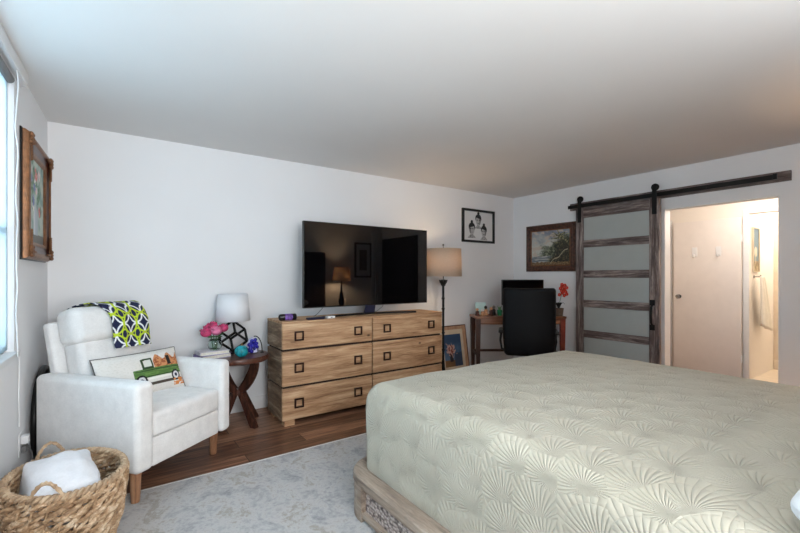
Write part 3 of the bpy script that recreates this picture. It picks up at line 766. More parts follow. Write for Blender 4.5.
for k in range(9):
    a = k * 2.4; q = 0.012 + 0.02 * ((k * 37) % 10) / 10
    b.tube([(q * 0.6 * math.cos(a), q * 0.6 * math.sin(a), 0.012), (q * math.cos(a), q * math.sin(a), 0.08), (q * 1.6 * math.cos(a), q * 1.6 * math.sin(a), 0.15)], 0.0025, 5)
    c_ = Vector((0.045 * math.cos(a + 0.5), 0.045 * math.sin(a + 0.5), 0.105 + 0.012 * (k % 3)))
    b.ball(c_, (0.024, 0.018, 0.005), 8, 5, T=None)
b.build('stems_and_leaves', 'green', fv)
def rose(c, r, k):
    b = MB()
    for j in range(13):
        a = j * 2.39996; t = j / 12; rr = r * (0.12 + 0.80 * t); tilt = 0.25 + 0.75 * t
        T = Matrix.Translation(c) @ Matrix.Rotation(a, 4, 'Z')
        w2_ = r * (0.42 + 0.35 * t)
        def pf(u, v):
            x = (u - 0.5) * 2 * w2_; hh = r * (0.95 - 0.35 * t) * v
            return (rr * (0.55 + 0.45 * math.sin(v * PI / 2)) * math.cos(x / max(rr, r * 0.35) * 0.8) + 0.12 * r * t * v * v, rr * 0.9 * math.sin(x / max(rr, r * 0.35) * 0.8), hh * math.cos((u - 0.5) * 1.6) - 0.2 * r)
        b.grid(6, 5, pf, T=T)
    b.ball(c, (r * 0.5, r * 0.5, r * 0.45), 10, 6)
    b.ball((c[0], c[1], c[2] - r * 0.15), (r * 0.88, r * 0.88, r * 0.72), 14, 10)
    return b.build('rose_bloom', 'pink' if k % 2 else 'palepink', fv, ang=80)
for k, (dx, dy, dz, r) in enumerate(((0.0, -0.05, 0.172, 0.050), (-0.072, -0.02, 0.160, 0.052), (0.064, -0.01, 0.186, 0.046), (-0.012, 0.035, 0.205, 0.048), (-0.05, 0.05, 0.185, 0.038), (0.055, 0.05, 0.18, 0.036))):
    rose((dx, dy, dz), r, 1 if k != 0 else 0)
gp = thing('decorative_pumpkin', 'small round turquoise glazed pumpkin at the front of the side table', 'ornament', (0.90, 3.58, TZ))
MB().ball((0, 0, 0.05), (0.056, 0.056, 0.05), 40, 14, fn=lambda p: 1 - 0.07 * abs(math.sin(4 * math.atan2(p.y, p.x))) ** 0.6 * (1 - abs(p.z)) - 0.16 * max(0, abs(p.z) - 0.8)).build('body', 'teal', gp)
MB().tube([(0, 0, 0.092), (0.003, 0, 0.108), (0.010, 0, 0.12)], [0.007, 0.005, 0.006], 8).build('stem', 'stem', gp)
bo = thing('glass_ornament', 'cobalt blue and lavender glass ornament under a thin black arc on side table', 'ornament', (1.03, 3.70, TZ))
b = MB()
for k in range(26):
    t = random.random(); a = random.random() * 2 * PI; z = 0.02 + 0.10 * t; q = (0.052 * (1 - t * 0.55)) * math.sqrt(random.random())
    b.ball((q * math.cos(a) * 0.95, q * math.sin(a) * 0.7, z), 0.014 + 0.006 * random.random(), 8, 6)
b.build('blue_cluster', 'cobalt', bo)
MB().lathe([(0.035, 0), (0.058, 0.006), (0.056, 0.03), (0.048, 0.07), (0.030, 0.115), (0.008, 0.135)], 6, c=(0.0, 0.04, 0)).build('glass_wedge', 'crystal', bo)
pts = [(0.015 + 0.062 * math.sin(R(a)), 0, 0.005 + 0.145 * math.cos(R(a)) ** 0.9) for a in range(-10, 91, 10)]
b = MB().tube(pts, 0.0045, 6); b.lathe([(0.016, 0), (0.016, 0.005), (0.004, 0.008)], 12, c=(0.077, 0, 0)); b.build('arc_stand', 'blackmatte', bo)

# ================================================================== DRESSER
dr = thing('dresser', 'long light-wood six-drawer dresser with square dark pulls under the television', 'dresser', (2.073, 3.60, 0))
DWh = 0.886
rows = [(0.052, 0.322), (0.341, 0.637), (0.656, 0.872)]
b = MB().box(-DWh + 0.012, DWh - 0.012, -0.178, 0.185, 0.06, 0.872); b.build('core', 'darkgap', dr)
for sx in (-1, 1):
    b = MB()
    for (z0, z1) in rows:
        b.box(min(sx * DWh, sx * (DWh - 0.02)), max(sx * DWh, sx * (DWh - 0.02)), -0.178, 0.195, z0, z1, 0.004)
        xo = sx * (DWh + 0.003)
        x0, x1 = min(xo, sx * DWh - sx * 0.005), max(xo, sx * DWh - sx * 0.005)
        b.box(x0, x1, -0.178, -0.14, z0, z1, 0.002); b.box(x0, x1, 0.157, 0.195, z0, z1, 0.002); b.box(x0, x1, -0.14, 0.157, z0, z0 + 0.03, 0.002); b.box(x0, x1, -0.14, 0.157, z1 - 0.03, z1, 0.002)
    b.build('side_panel', 'dresserside', dr)
MB().box(-DWh - 0.004, DWh + 0.004, -0.198, 0.2, 0.872, 0.892, 0.005).build('top', 'dresser', dr)
for (z0, z1) in rows:
    for (x0, x1) in ((-DWh, -0.006), (0.006, DWh)):
        dw = MB().box(x0, x1, -0.20, -0.178, z0, z1, 0.004).build('drawer', 'dresser', dr)
        for hx in ((-0.741, -0.16) if x0 < -0.5 else (0.167, 0.731)):
            hz = (z0 + z1) / 2; b = MB(); s_ = 0.041; t_ = 0.013
            for (a0, a1, c0, c1) in ((-s_, s_, s_ - t_, s_), (-s_, s_, -s_, -s_ + t_), (-s_, -s_ + t_, -s_ + t_, s_ - t_), (s_ - t_, s_, -s_ + t_, s_ - t_)):
                b.box(hx + a0, hx + a1, -0.214, -0.199, hz + c0, hz + c1, 0.002)
            b.build('square_pull', 'bronze', dw)
for (fx, fy) in ((-0.82, -0.15), (0.82, -0.15), (-0.82, 0.15), (0.82, 0.15)):
    MB().box(fx - 0.045, fx + 0.045, fy - 0.04, fy + 0.04, 0, 0.056, 0.003).build('foot', 'dresser', dr)

# ================================================================== TELEVISION
tv = thing('television', 'large flat black television on a wide thin stand atop the dresser', 'television', (2.175, 3.60, 0.892))
MB().box(-0.727, 0.727, -0.012, 0.022, 0.09, 0.898, 0.004).build('panel', 'black', tv)
MB().box(-0.35, 0.35, 0.022, 0.055, 0.14, 0.55, 0.01).build('rear_housing', 'black', tv)
MB().box(-0.720, 0.720, -0.0135, -0.012, 0.100, 0.891).build('screen', 'screen', tv)
b = MB().prism([(-0.075, 0.012), (0.045, 0.012), (0.06, 0.12), (-0.045, 0.12)], 'y', 0.0, 0.02); b.build('neck', 'navy', tv)
b = MB()
arc = []
for k in range(25):
    t = k / 24 * 2 - 1; arc.append((-0.08 + 0.56 * t, -0.13 + 0.12 * (1 - abs(t) ** 1.6), 0.007))
b.tube([(p[0], p[1], 0.0095) for p in arc], 0.0095, 6); b.box(-0.14, 0.06, -0.02, 0.03, 0.001, 0.013, 0.004); b.build('stand', 'black', tv)
b = MB(); b.tube([(-0.50, 0.03, 0.15), (-0.515, 0.04, 0.08), (-0.56, 0.05, 0.03), (-0.60, 0.05, 0.005)], 0.003, 6); b.build('cable', 'greyplastic', tv); b = MB(); b.tube([(0.18, 0.03, 0.15), (0.17, 0.04, 0.07), (0.10, 0.05, 0.02), (0.0, 0.06, 0.005)], 0.003, 6); b.build('cable', 'greyplastic', tv)
gd = thing('spray_can', 'small black and purple cylinder lying on the left end of dresser top', 'can', (1.275, 3.50, 0.892), R(-4))
MB().lathe([(0.012, -0.085), (0.024, -0.08), (0.029, -0.07), (0.029, 0.06), (0.026, 0.066)], 20, T=Matrix.Translation((0, 0, 0.029)) @ Matrix.Rotation(R(90), 4, 'Y')).build('body', 'black', gd)
MB().lathe([(0.0296, -0.035), (0.0296, 0.03)], 20, T=Matrix.Translation((0, 0, 0.029)) @ Matrix.Rotation(R(90), 4, 'Y'), caps=False).build('purple_band', 'purple', gd)
rm = thing('remote_control', 'dark navy remote control lying on the dresser below the television', 'remote', (1.50, 3.435, 0.892), R(3))
MB().box(-0.085, 0.085, -0.023, 0.023, 0, 0.02, 0.007).build('body', 'navy', rm)
b = MB()
for i in range(8):
    for j in range(3): b.box(-0.07 + i * 0.018, -0.06 + i * 0.018, -0.015 + j * 0.012, -0.007 + j * 0.012, 0.0195, 0.0215)
b.build('buttons', 'greyplastic', rm)
wb = thing('cable_box', 'small white box on the dresser beside the remote control', 'box', (1.655, 3.46, 0.892), R(5))
MB().box(-0.04, 0.04, -0.025, 0.025, 0, 0.022, 0.005).build('body', 'whiteplastic', wb)
MB().box(-0.01, 0.01, -0.0262, -0.024, 0.007, 0.014).build('slot', 'greyplastic', wb)

# ================================================================== FLOOR LAMP
FL = (3.17, 3.62)
fl = thing('floor_lamp', 'tall black iron floor lamp with linen drum shade beside the dresser', 'floor lamp', (FL[0], FL[1], 0))
MB().lathe([(0.213, 1.275), (0.205, 1.595)], 48, caps=False).build('lamp_shade', 'linen', fl, solid=0.003)
b = MB().tube([(0, 0, 0.16), (0, 0, 1.20)], 0.0135, 12)
for z in (0.42, 0.62, 0.9, 1.02): b.ball((0, 0, z), (0.021, 0.021, 0.014), 12, 8)
b.build('pole', 'blackmatte', fl)
b = MB().lathe([(0.012, 1.16), (0.03, 1.175), (0.02, 1.19), (0.034, 1.215), (0.03, 1.235), (0.012, 1.24)], 16)
for a in range(0, 360, 60): b.tube([(0.01 * math.cos(R(a)), 0.01 * math.sin(R(a)), 1.17), (0.035 * math.cos(R(a)), 0.035 * math.sin(R(a)), 1.205), (0.05 * math.cos(R(a)), 0.05 * math.sin(R(a)), 1.235)], [0.007, 0.008, 0.004], 6)
b.tube([(0, 0, 1.24), (0, 0, 1.42)], 0.006, 8); b.build('leaf_collar', 'blackmatte', fl)
for a in (20, 140, 260):
    c_, s_ = math.cos(R(a)), math.sin(R(a))
    b = MB(); b.tube([(0.010 * c_, 0.010 * s_, 0.30), (0.022 * c_, 0.022 * s_, 0.20), (0.05 * c_, 0.05 * s_, 0.12), (0.11 * c_, 0.11 * s_, 0.075), (0.155 * c_, 0.155 * s_, 0.03), (0.18 * c_, 0.18 * s_, 0.009)], [0.009, 0.011, 0.012, 0.012, 0.011, 0.009], 8)
    b.build('leg', 'blackmatte', fl)
b = MB().ball((0, 0, 1.642), 0.012, 10, 8); b.tube([(0, 0, 1.58), (0, 0, 1.64)], 0.004, 6)
for a in (0, 120, 240): b.tube([(0, 0, 1.585), (0.204 * math.cos(R(a)), 0.204 * math.sin(R(a)), 1.585)], 0.0022, 5)
b.build('finial', 'blackmatte', fl)
b = MB().ball((0, 0, 1.46), (0.03, 0.03, 0.045), 14, 10); b.build('bulb', 'lit', fl)
point('floor_lamp_light', (FL[0], FL[1], 1.46), 12, (1.0, 0.70, 0.42), 0.045)

# ================================================================== PICTURES
def art(w_, h_, nx, ny, col, y=0):
    b = MB(); b.grid(nx, ny, lambda u, v: ((u - 0.5) * w_, y, (v - 0.5) * h_), col); return b
# three portraits on the back wall
pf = thing('framed_portraits', 'black framed white sheet with three dark portrait heads on back wall', 'picture', (4.174, D, 1.969))
frame_ring(MB(), 0.625, 0.455, [(0, 0), (0, 0.028), (0.030, 0.028), (0.030, 0.0)]).build('frame', 'blackframe', pf)
def heads(u, v):
    x = (u - 0.5) * 0.57; y = (v - 0.5) * 0.40; c = (222, 222, 222)
    for (cx, cy, s_, fl_) in ((0.0, 0.075, 1.1, 1), (-0.125, -0.05, 1.15, -1), (0.11, -0.075, 1.1, 1)):
        dx = (x - cx) / s_; dy = (y - cy) / s_
        face = (dx / 0.043) ** 2 + (dy / 0.062) ** 2
        hair = ((dx - 0.0) / 0.054) ** 2 + ((dy - 0.028) / 0.055) ** 2
        bun = (dx / 0.02) ** 2 + ((dy - 0.092) / 0.02) ** 2
        if -0.10 < dy < -0.05 and abs(dx) < 0.012 + (-0.05 - dy) * 1.1: c = mixc(c, (70, 70, 70), 0.6 if fbm(x * 60, y * 60) > -0.1 else 0.25)
        if hair < 1 or bun < 1: c = (26, 26, 27)
        if face < 1 and dy < 0.03 - fl_ * dx * 0.25:
            c = (176, 176, 176)
            if fl_ * dx > 0.018: c = (120, 120, 120)
            if 0.004 < dy < 0.014 and 0.008 < abs(dx) < 0.026: c = (30, 30, 30)
            if -0.036 < dy < -0.030 and abs(dx) < 0.014: c = (60, 60, 60)
    return c
art(0.57, 0.40, 140, 100, heads, -0.008).build('print', 'art', pf)
# landscape painting on the right wall
lp = thing('landscape_painting', 'dark brown framed landscape painting of trees over water on right wall', 'painting', (RX, 3.41, 1.665), R(-90))
frame_ring(MB(), 0.765, 0.645, [(0, 0), (0, 0.022), (0.012, 0.03), (0.030, 0.032), (0.036, 0.026), (0.05, 0.030), (0.066, 0.022), (0.078, 0.012), (0.078, 0)]).build('frame', 'carvedbrown', lp)
frame_ring(MB(), 0.765 - 0.15, 0.645 - 0.15, [(0, 0), (0, 0.018), (0.012, 0.014), (0.012, 0)]).build('gilt_slip', 'gold', lp)
def land(u, v):
    f = fbm(u * 4, v * 4, 2); g = fbm(u * 16, v * 20, 5); k = fbm(u * 40, v * 34, 8, 3)
    c = mixc((198, 198, 190), (128, 136, 150), ss(0.55, 1.0, v + 0.25 * f)); c = mixc(c, (196, 182, 168), ss(0.0, 0.5, fbm(u * 6, v * 9, 9)))
    mid = ss(0.10, -0.10, v - (0.52 + 0.45 * (u - 0.35) + 0.20 * f + 0.10 * g)) * ss(0.16, 0.34, u + 0.1 * g)
    leaf = mixc((58, 66, 50), (140, 146, 122), ss(-0.25, 0.45, g + 0.7 * k)); c = mixc(c, leaf, mid)
    dark = ss(0.45, 0.75, u + 0.25 * f) * ss(0.95, 0.5, v - 0.15 * g); c = mixc(c, mixc((26, 26, 20), (96, 84, 58), ss(0.0, 0.5, k + 0.5 * g)), 0.85 * dark)
    for (x0, y0, a, ln) in ((0.80, 0.78, 2.7, 0.30), (0.80, 0.78, 2.2, 0.25), (0.80, 0.78, 3.4, 0.28), (0.80, 0.78, 0.6, 0.22), (0.80, 0.78, 5.6, 0.25), (0.88, 0.9, 3.6, 0.3), (0.72, 0.62, 3.0, 0.2)):
        dx, dy = u - x0, v - y0; t = dx * math.cos(a) + dy * math.sin(a); q = -dx * math.sin(a) + dy * math.cos(a) + 0.6 * t * t
        if 0 < t < ln and abs(q) < 0.022 * (1 - t / ln) + 0.006: c = mixc((44, 48, 30), (176, 170, 128), ss(-0.2, 0.3, k))
    if v < 0.27 + 0.03 * f:
        w_ = mixc((104, 114, 122), (190, 190, 184), ss(-0.1, 0.35, fbm(u * 4, v * 24, 7))); c = mixc(w_, c, ss(0.45, 0.62, u + 0.2 * f))
    if v < 0.10 + 0.03 * g: c = mixc((98, 76, 52), (150, 122, 86), ss(-0.2, 0.4, k))
    if 0.5 < u < 0.95 and abs((v - 0.24) - (u - 0.7) * 0.9 - 0.03 * math.sin(u * 24)) < 0.011: c = (186, 176, 146)
    return c
art(0.60, 0.48, 150, 120, land, -0.010).build('canvas', 'art', lp)
# floral painting on the left wall
P_ = LWT @ Vector((0.0, -0.515, 1.755))
fp = thing('floral_painting', 'ornate gold and dark red framed flower painting hanging next to the window', 'painting', P_, R(90 - 2.4))
Wp, Hp = 0.75, 0.76
frame_ring(MB(), Wp, Hp, [(0, 0), (0, 0.008), (0.008, 0.012), (0.008, 0)]).build('dark_edge', 'blackframe', fp)
frame_ring(MB(), Wp - 0.016, Hp - 0.016, [(0, 0), (0, 0.022), (0.012, 0.040), (0.030, 0.044), (0.042, 0.034), (0.042, 0)]).build('outer_moulding', 'gold', fp)
frame_ring(MB(), Wp - 0.10, Hp - 0.10, [(0, 0), (0, 0.034), (0.02, 0.026), (0.045, 0.022), (0.045, 0)]).build('red_band', 'mahog', fp)
frame_ring(MB(), Wp - 0.19, Hp - 0.19, [(0, 0), (0, 0.028), (0.012, 0.026), (0.024, 0.014), (0.024, 0)]).build('inner_moulding', 'gold', fp)
for sx in (-1, 1):
    for sz in (-1, 1):
        b = MB()
        for k in range(9):
            b.ball((sx * (Wp / 2 - 0.03 - 0.018 * (k % 3)), -0.046, sz * (Hp / 2 - 0.03 - 0.022 * (k // 3))), (0.013, 0.012, 0.015), 8, 6)
            b.ball((sx * (Wp / 2 - 0.06 - 0.014 * k), -0.044, sz * (Hp / 2 - 0.05)), (0.010, 0.008, 0.012 - 0.0008 * k), 8, 6)
            b.ball((sx * (Wp / 2 - 0.05), -0.044, sz * (Hp / 2 - 0.06 - 0.014 * k)), (0.012 - 0.0008 * k, 0.008, 0.010), 8, 6)
        b.build('corner_carving', 'gold', fp)
def flor(u, v):
    f = fbm(u * 4, v * 4, 3); g = fbm(u * 20, v * 20, 6)
    c = mixc((186, 198, 186), (120, 152, 146), ss(-0.3, 0.4, f)); c = mixc(c, (70, 118, 92), 0.8 * ss(0.1, 0.4, fbm(u * 5, v * 5, 8)) * ss(0.35, 0.6, v))
    if v < 0.12: c = (96, 96, 90)
    if abs(u - 0.5) < 0.13 * (1 - 1.2 * (v - 0.22) ** 2) - 0.10 * ss(0.3, 0.5, v) and 0.1 < v < 0.5: c = (172, 182, 190) if u > 0.47 else (206, 210, 214)
    rnd = random.Random(3)
    for k in range(26):
        cx = 0.5 + 0.30 * rnd.uniform(-1, 1); cy = 0.62 + 0.24 * rnd.uniform(-1, 1); r = rnd.uniform(0.035, 0.075); cc = rnd.choice(((206, 96, 92), (222, 190, 190), (92, 108, 160), (60, 104, 70), (72, 120, 84), (226, 222, 214)))
        if math.hypot(u - cx, v - cy) < r * (1 + 0.5 * g): c = cc if g < 0.2 else mixc(cc, (240, 236, 230), 0.4)
    return c
art(Wp - 0.225, Hp - 0.225, 90, 90, flor, -0.012).build('canvas', 'art', fp)
# framed picture leaning on the back wall
lean = thing('leaning_picture', 'framed vase painting with cream mat leaning on wall behind the floor lamp', 'picture', (3.625, 3.905, 0.0))
LT = Matrix.Rotation(R(-9), 4, 'X') @ Matrix.Translation((0, 0, 0.322))
b = frame_ring(MB(), 0.50, 0.64, [(0, 0), (0, 0.022), (0.012, 0.024), (0.012, 0.0)]); b.v = [tuple(LT @ Vector(p)) for p in b.v]; b.build('outer_edge', 'mahog', lean)
b = frame_ring(MB(), 0.476, 0.616, [(0, 0), (0, 0.020), (0.03, 0.016), (0.042, 0.010), (0.042, 0)]); b.v = [tuple(LT @ Vector(p)) for p in b.v]; b.build('wide_frame', 'lightframe', lean)
MB().box(-0.20, 0.20, -0.008, -0.004, -0.27, 0.27, T=LT).build('picture_mat', 'cream_mat', lean)
def vasep(u, v):
    g = fbm(u * 12, v * 12, 4)
    c = mixc((84, 112, 142), (46, 70, 100), ss(0.2, 0.9, v + 0.2 * fbm(u * 4, v * 4, 1)))
    if v < 0.2: c = mixc((134, 98, 62), (84, 66, 54), u)
    if u > 0.55 and v < 0.42 + 0.1 * g: c = (52, 66, 88)
    if abs(u - 0.38) < 0.09 and 0.15 < v < 0.42: c = (40, 34, 38)
    if math.hypot(u - 0.38, (v - 0.52) * 1.2) < 0.22 * (1 + 0.8 * g): c = (196, 160, 148) if g > 0 else (130, 62, 52)
    return c
b = MB(); b.grid(60, 76, lambda u, v: ((u - 0.5) * 0.30, -0.0092, (v - 0.5) * 0.41), vasep, T=LT); b.build('painting', 'art', lean)

# ================================================================== DESK CORNER
de = Vector((math.cos(R(-34)), math.sin(R(-34)), 0)); db = Vector((math.sin(R(34)), math.cos(R(34)), 0))
DL, DD, DZ = 1.15, 0.40, 0.77
c0 = Vector((3.955, 3.985, 0)) + de * (DL / 2) - db * (DD / 2)
desk = thing('desk', 'narrow dark wood desk set diagonally across the far corner', 'desk', c0, R(-34))
MB().box(-DL / 2, DL / 2, -DD / 2, DD / 2, DZ - 0.028, DZ, 0.006).build('desk_top', 'deskwood', desk)
MB().box(-DL / 2 + 0.03, DL / 2 - 0.03, -DD / 2 + 0.02, -DD / 2 + 0.042, DZ - 0.10, DZ - 0.028, 0.004).build('apron', 'deskwood', desk)
for (sx, sy) in ((-1, -1), (1, -1), (-1, 1), (1, 1)):
    px, py = sx * (DL / 2 - 0.04), sy * (DD / 2 - 0.035)
    b = MB(); b.add([(px - 0.019, py - 0.019, 0), (px + 0.019, py - 0.019, 0), (px + 0.019, py + 0.019, 0), (px - 0.019, py + 0.019, 0), (px - 0.03, py - 0.03, DZ - 0.03), (px + 0.03, py - 0.03, DZ - 0.03), (px + 0.03, py + 0.03, DZ - 0.03), (px - 0.03, py + 0.03, DZ - 0.03)],
                    [(3, 2, 1, 0), (4, 5, 6, 7), (0, 1, 5, 4), (1, 2, 6, 5), (2, 3, 7, 6), (3, 0, 4, 7)])
    b.build('leg', 'red' if sx > 0 and sy < 0 else 'deskleg', desk)
b = MB().box(-DL / 2 + 0.04, DL / 2 - 0.04, 0.16, 0.18, 0.27, 0.30); b.build('stretcher', 'deskleg', desk)
for sx in (-1, 1): MB().box(sx * (DL / 2 - 0.04) - 0.01, sx * (DL / 2 - 0.04) + 0.01, -DD / 2 + 0.035, DD / 2 - 0.035, 0.27, 0.30).build('side_stretcher', 'deskleg', desk)
def on_desk(x, y, z=DZ): p = c0 + de * x - db * (-y); return Vector((p.x, p.y, z))
mo = thing('monitor', 'black computer monitor on the corner desk, behind the office chair', 'monitor', on_desk(0.10, 0.06), R(-36))
MB().box(-0.275, 0.275, -0.012, 0.022, 0.125, 0.462, 0.006).build('panel', 'black', mo)
MB().box(-0.265, 0.265, -0.0135, -0.011, 0.138, 0.452).build('screen', 'screen', mo)
MB().box(-0.03, 0.03, 0.018, 0.035, 0.01, 0.26, 0.004).build('neck', 'black', mo)
MB().box(-0.12, 0.12, -0.07, 0.09, 0, 0.012, 0.005).build('stand', 'black', mo)

# office chair
oc = thing('office_chair', 'black leather high-backed office chair pulled up to the corner desk', 'office chair', (3.80, 2.915, 0), R(-50))
def ocb(o_, h):
    p = Vector(o_); p.y += 0.04 * (p.x / h[0]) ** 2 + 0.02 * math.sin(p.z * 5); p.x *= 1 - 0.05 * ss(-0.1, -0.36, p.z)
    return p
CB = Matrix.Translation((0, -0.225, 0.79)) @ Matrix.Rotation(R(6), 4, 'X')
b = MB().rbox((0, 0, 0), (0.272, 0.04, 0.36), 0.034, 4, 8, fn=ocb, T=CB); b.build('backrest', 'leather', oc)
b = MB()
for z in (-0.17, 0.02, 0.21): b.rbox((0, 0.038, z), (0.225, 0.03, 0.088), 0.028, 3, 4, T=CB)
b.build('back_padding', 'leather', oc)
MB().rbox((0, 0.07, 0.47), (0.255, 0.26, 0.055), 0.045, 4, 5).build('seat', 'leather', oc)
for sx in (-1, 1):
    a = MB().rbox((sx * 0.29, 0.04, 0.665), (0.030, 0.14, 0.018), 0.015, 3, 3).build('armrest', 'black', oc)
    MB().tube([(sx * 0.20, 0.06, 0.43), (sx * 0.285, 0.06, 0.45), (sx * 0.30, 0.05, 0.55), (sx * 0.29, 0.04, 0.655)], 0.013, 8).build('armrest_support', 'black', a)
MB().tube([(0, -0.16, 0.43), (0, -0.20, 0.42), (0, -0.20, 0.55)], 0.022, 8).build('back_bracket', 'black', oc)
MB().lathe([(0.028, 0.09), (0.028, 0.28), (0.02, 0.285), (0.02, 0.40), (0.09, 0.405), (0.09, 0.425)], 16).build('gas_lift', 'chrome', oc)
for k in range(5):
    a = R(72 * k + 15); c_, s_ = math.cos(a), math.sin(a)
    lg = MB().tube([(0.02 * c_, 0.02 * s_, 0.115), (0.16 * c_, 0.16 * s_, 0.095), (0.30 * c_, 0.30 * s_, 0.072)], [0.026, 0.022, 0.016], 8).build('leg', 'black', oc)
    b = MB()
    for q in (-0.016, 0.016): b.lathe([(0.003, -0.011), (0.026, -0.011), (0.028, 0), (0.026, 0.011), (0.003, 0.011)], 14, T=Matrix.Translation((0.30 * c_ - q * s_, 0.30 * s_ + q * c_, 0.028)) @ Matrix.Rotation(a, 4, 'Z') @ Matrix.Rotation(R(90), 4, 'X'))
    b.tube([(0.30 * c_, 0.30 * s_, 0.028), (0.30 * c_, 0.30 * s_, 0.074)], 0.007, 6); b.build('caster', 'black', lg)

# things on the desk
o = thing('photo_card', 'pale mint card standing at the left end of the desk', 'card', on_desk(-0.44, 0.11), R(-36))
MB().box(-0.07, 0.07, -0.004, 0.004, 0.0, 0.16, T=Matrix.Rotation(R(-8), 4, 'X')).build('sheet', 'mint', o)
MB().box(-0.03, 0.03, -0.004, 0.055, 0, 0.004).build('stand', 'whiteplastic', o)
def figurine(x, y, h_, mat, mat2, label):
    o = thing('figurine', label, 'figurine', on_desk(x, y), 0, 'small figurines on the desk')
    h_ *= 1.25
    MB().lathe([(0.028, 0), (0.03, 0.006), (0.022, h_ * 0.3), (0.026, h_ * 0.5), (0.012, h_ * 0.66)], 14).build('body', mat, o)
    MB().ball((0, 0, h_ * 0.82), (0.021, 0.021, h_ * 0.18), 12, 8).build('head', mat2, o)
figurine(-0.515, -0.02, 0.075, 'mahog', 'tan', 'dark red figurine nearest the left end of the desk')
figurine(-0.455, -0.06, 0.07, 'tan', 'mat_white', 'tan figurine with white head on the desk')
figurine(-0.40, 0.0, 0.10, 'tan', 'black', 'tan figurine with black head in front of mint card')
figurine(-0.335, -0.02, 0.085, 'mahog', 'tan', 'dark figurine with tan head beside green cup')
figurine(-0.285, 0.04, 0.10, 'black', 'greyplastic', 'black figurine with grey head left of green cup')
o = thing('green_cup', 'small emerald green cup with a leafy sprig on the desk left of monitor', 'cup', on_desk(-0.235, -0.06))
MB().lathe([(0.022, 0), (0.026, 0.005), (0.034, 0.075), (0.031, 0.075), (0.024, 0.012), (0.0, 0.012)], 20, caps=False).build('cup_body', 'greencup', o)
b = MB()
for k in range(7): b.tube([(0, 0, 0.02), (0.012 * math.cos(k), 0.012 * math.sin(k), 0.09), (0.03 * math.cos(k), 0.03 * math.sin(k), 0.125)], [0.003, 0.006, 0.002], 5)
b.build('leaf_sprig', 'green', o)
o = thing('white_bowl', 'small white bowl on the desk between green cup and monitor', 'bowl', on_desk(-0.165, -0.03))
MB().lathe([(0.02, 0), (0.022, 0.006), (0.04, 0.05), (0.037, 0.05), (0.02, 0.012), (0, 0.012)], 20, caps=False).build('bowl_body', 'whiteplastic', o)
MB().ball((0, 0, 0.045), (0.030, 0.030, 0.012), 12, 6).build('contents', 'greyplastic', o)
o = thing('mug', 'orange and white flowered mug at the right end of the desk', 'mug', on_desk(0.386, -0.10), 0)
MB().lathe([(0.034, 0), (0.038, 0.004), (0.038, 0.10), (0.034, 0.10), (0.034, 0.01), (0, 0.01)], 22, caps=False).build('mug_body', 'mat_white', o)
b = MB()
for k in range(14):
    a = k * 0.9; z = 0.03 + 0.05 * ((k * 7) % 5) / 5; b.ball((0.0375 * math.cos(a), 0.0375 * math.sin(a), z), (0.011, 0.011, 0.011), 8, 6)
b.build('flower_print', 'orange', o)
b = MB().tube([(0.036 * 0.6, -0.05 + 0.02, 0.08), (0.04, -0.055, 0.075), (0.044, -0.06, 0.05), (0.04, -0.055, 0.03), (0.026, -0.03, 0.025)], 0.005, 6); b.build('handle', 'mat_white', o)
op = thing('potted_orchid', 'red flowering orchid in a grey-brown pot at the right end of desk', 'plant', on_desk(0.515, -0.10))
MB().lathe([(0.045, 0), (0.05, 0.006), (0.06, 0.09), (0.062, 0.10), (0.056, 0.10), (0.05, 0.085), (0, 0.085)], 24, caps=False).build('pot', 'claypot', op)
b = MB()
for k in range(9):
    a = k * 0.7; c_, s_ = math.cos(a), math.sin(a)
    b.grid(3, 8, lambda u, v: ((u - 0.5) * 0.028 * math.sin(PI * min(1, v + 0.12)) * -s_ + 0.075 * v * c_, (u - 0.5) * 0.028 * math.sin(PI * min(1, v + 0.12)) * c_ + 0.075 * v * s_, 0.085 + 0.085 * math.sin(v * 2.2)))
b.build('leaves', 'grille', op, solid=0.002)
MB().tube([(0, 0, 0.08), (0.01, -0.006, 0.17), (0.03, -0.02, 0.27), (0.06, -0.042, 0.39)], 0.003, 6).build('stem', 'green', op)
b = MB()
for k in range(15):
    a = k * 2.4; q = 0.015 + 0.03 * ((k * 13) % 7) / 7; c_ = Vector((q * math.cos(a) * 1.2 + 0.05, q * math.sin(a) * 1.2 - 0.035, 0.26 + 0.14 * k / 14))
    for j in range(5):
        t = j * 2 * PI / 5; b.ball((c_.x + 0.013 * math.cos(t) * 0.8, c_.y + 0.013 * math.cos(t) * -0.6, c_.z + 0.013 * math.sin(t)), (0.011, 0.010, 0.011), 8, 6)
b.build('blooms', 'orange', op)

# ================================================================== LEFT WALL BITS
vb = bpy.data.objects.new('roller_blind', None); COL.objects.link(vb); vb.matrix_world = LWT; tag(vb, 'white roller blind cassette with hanging cord above the left window', 'blind')
MB().box(0.0, 0.036, -3.3, -0.87, 2.362, 2.438, 0.004).build('cassette', 'whiteplastic', vb)
MB().tube([(-0.012, -3.02, 2.33), (-0.012, -1.05, 2.33)], 0.022, 16).build('rolled_fabric', 'greyplastic', vb)
MB().grid(4, 10, lambda u, v: (-0.022, -3.06 + 2.02 * u, 0.885 + 1.45 * v)).build('blind_fabric', 'blind', vb, solid=0.001)
pts = [(0.03 + 0.004 * math.sin(k * 0.9), -1.12 + 0.012 * math.sin(k * 0.75) + 0.006 * math.sin(k * 1.7), 2.36 - k * 0.05) for k in range(31)]
pts += [(0.014, -0.98 + 0.008 * math.sin(k * 1.1), 0.85 - 0.05 * k) for k in range(9)]
MB().tube(pts, 0.0032, 6).build('cord', 'whiteplastic', vb)
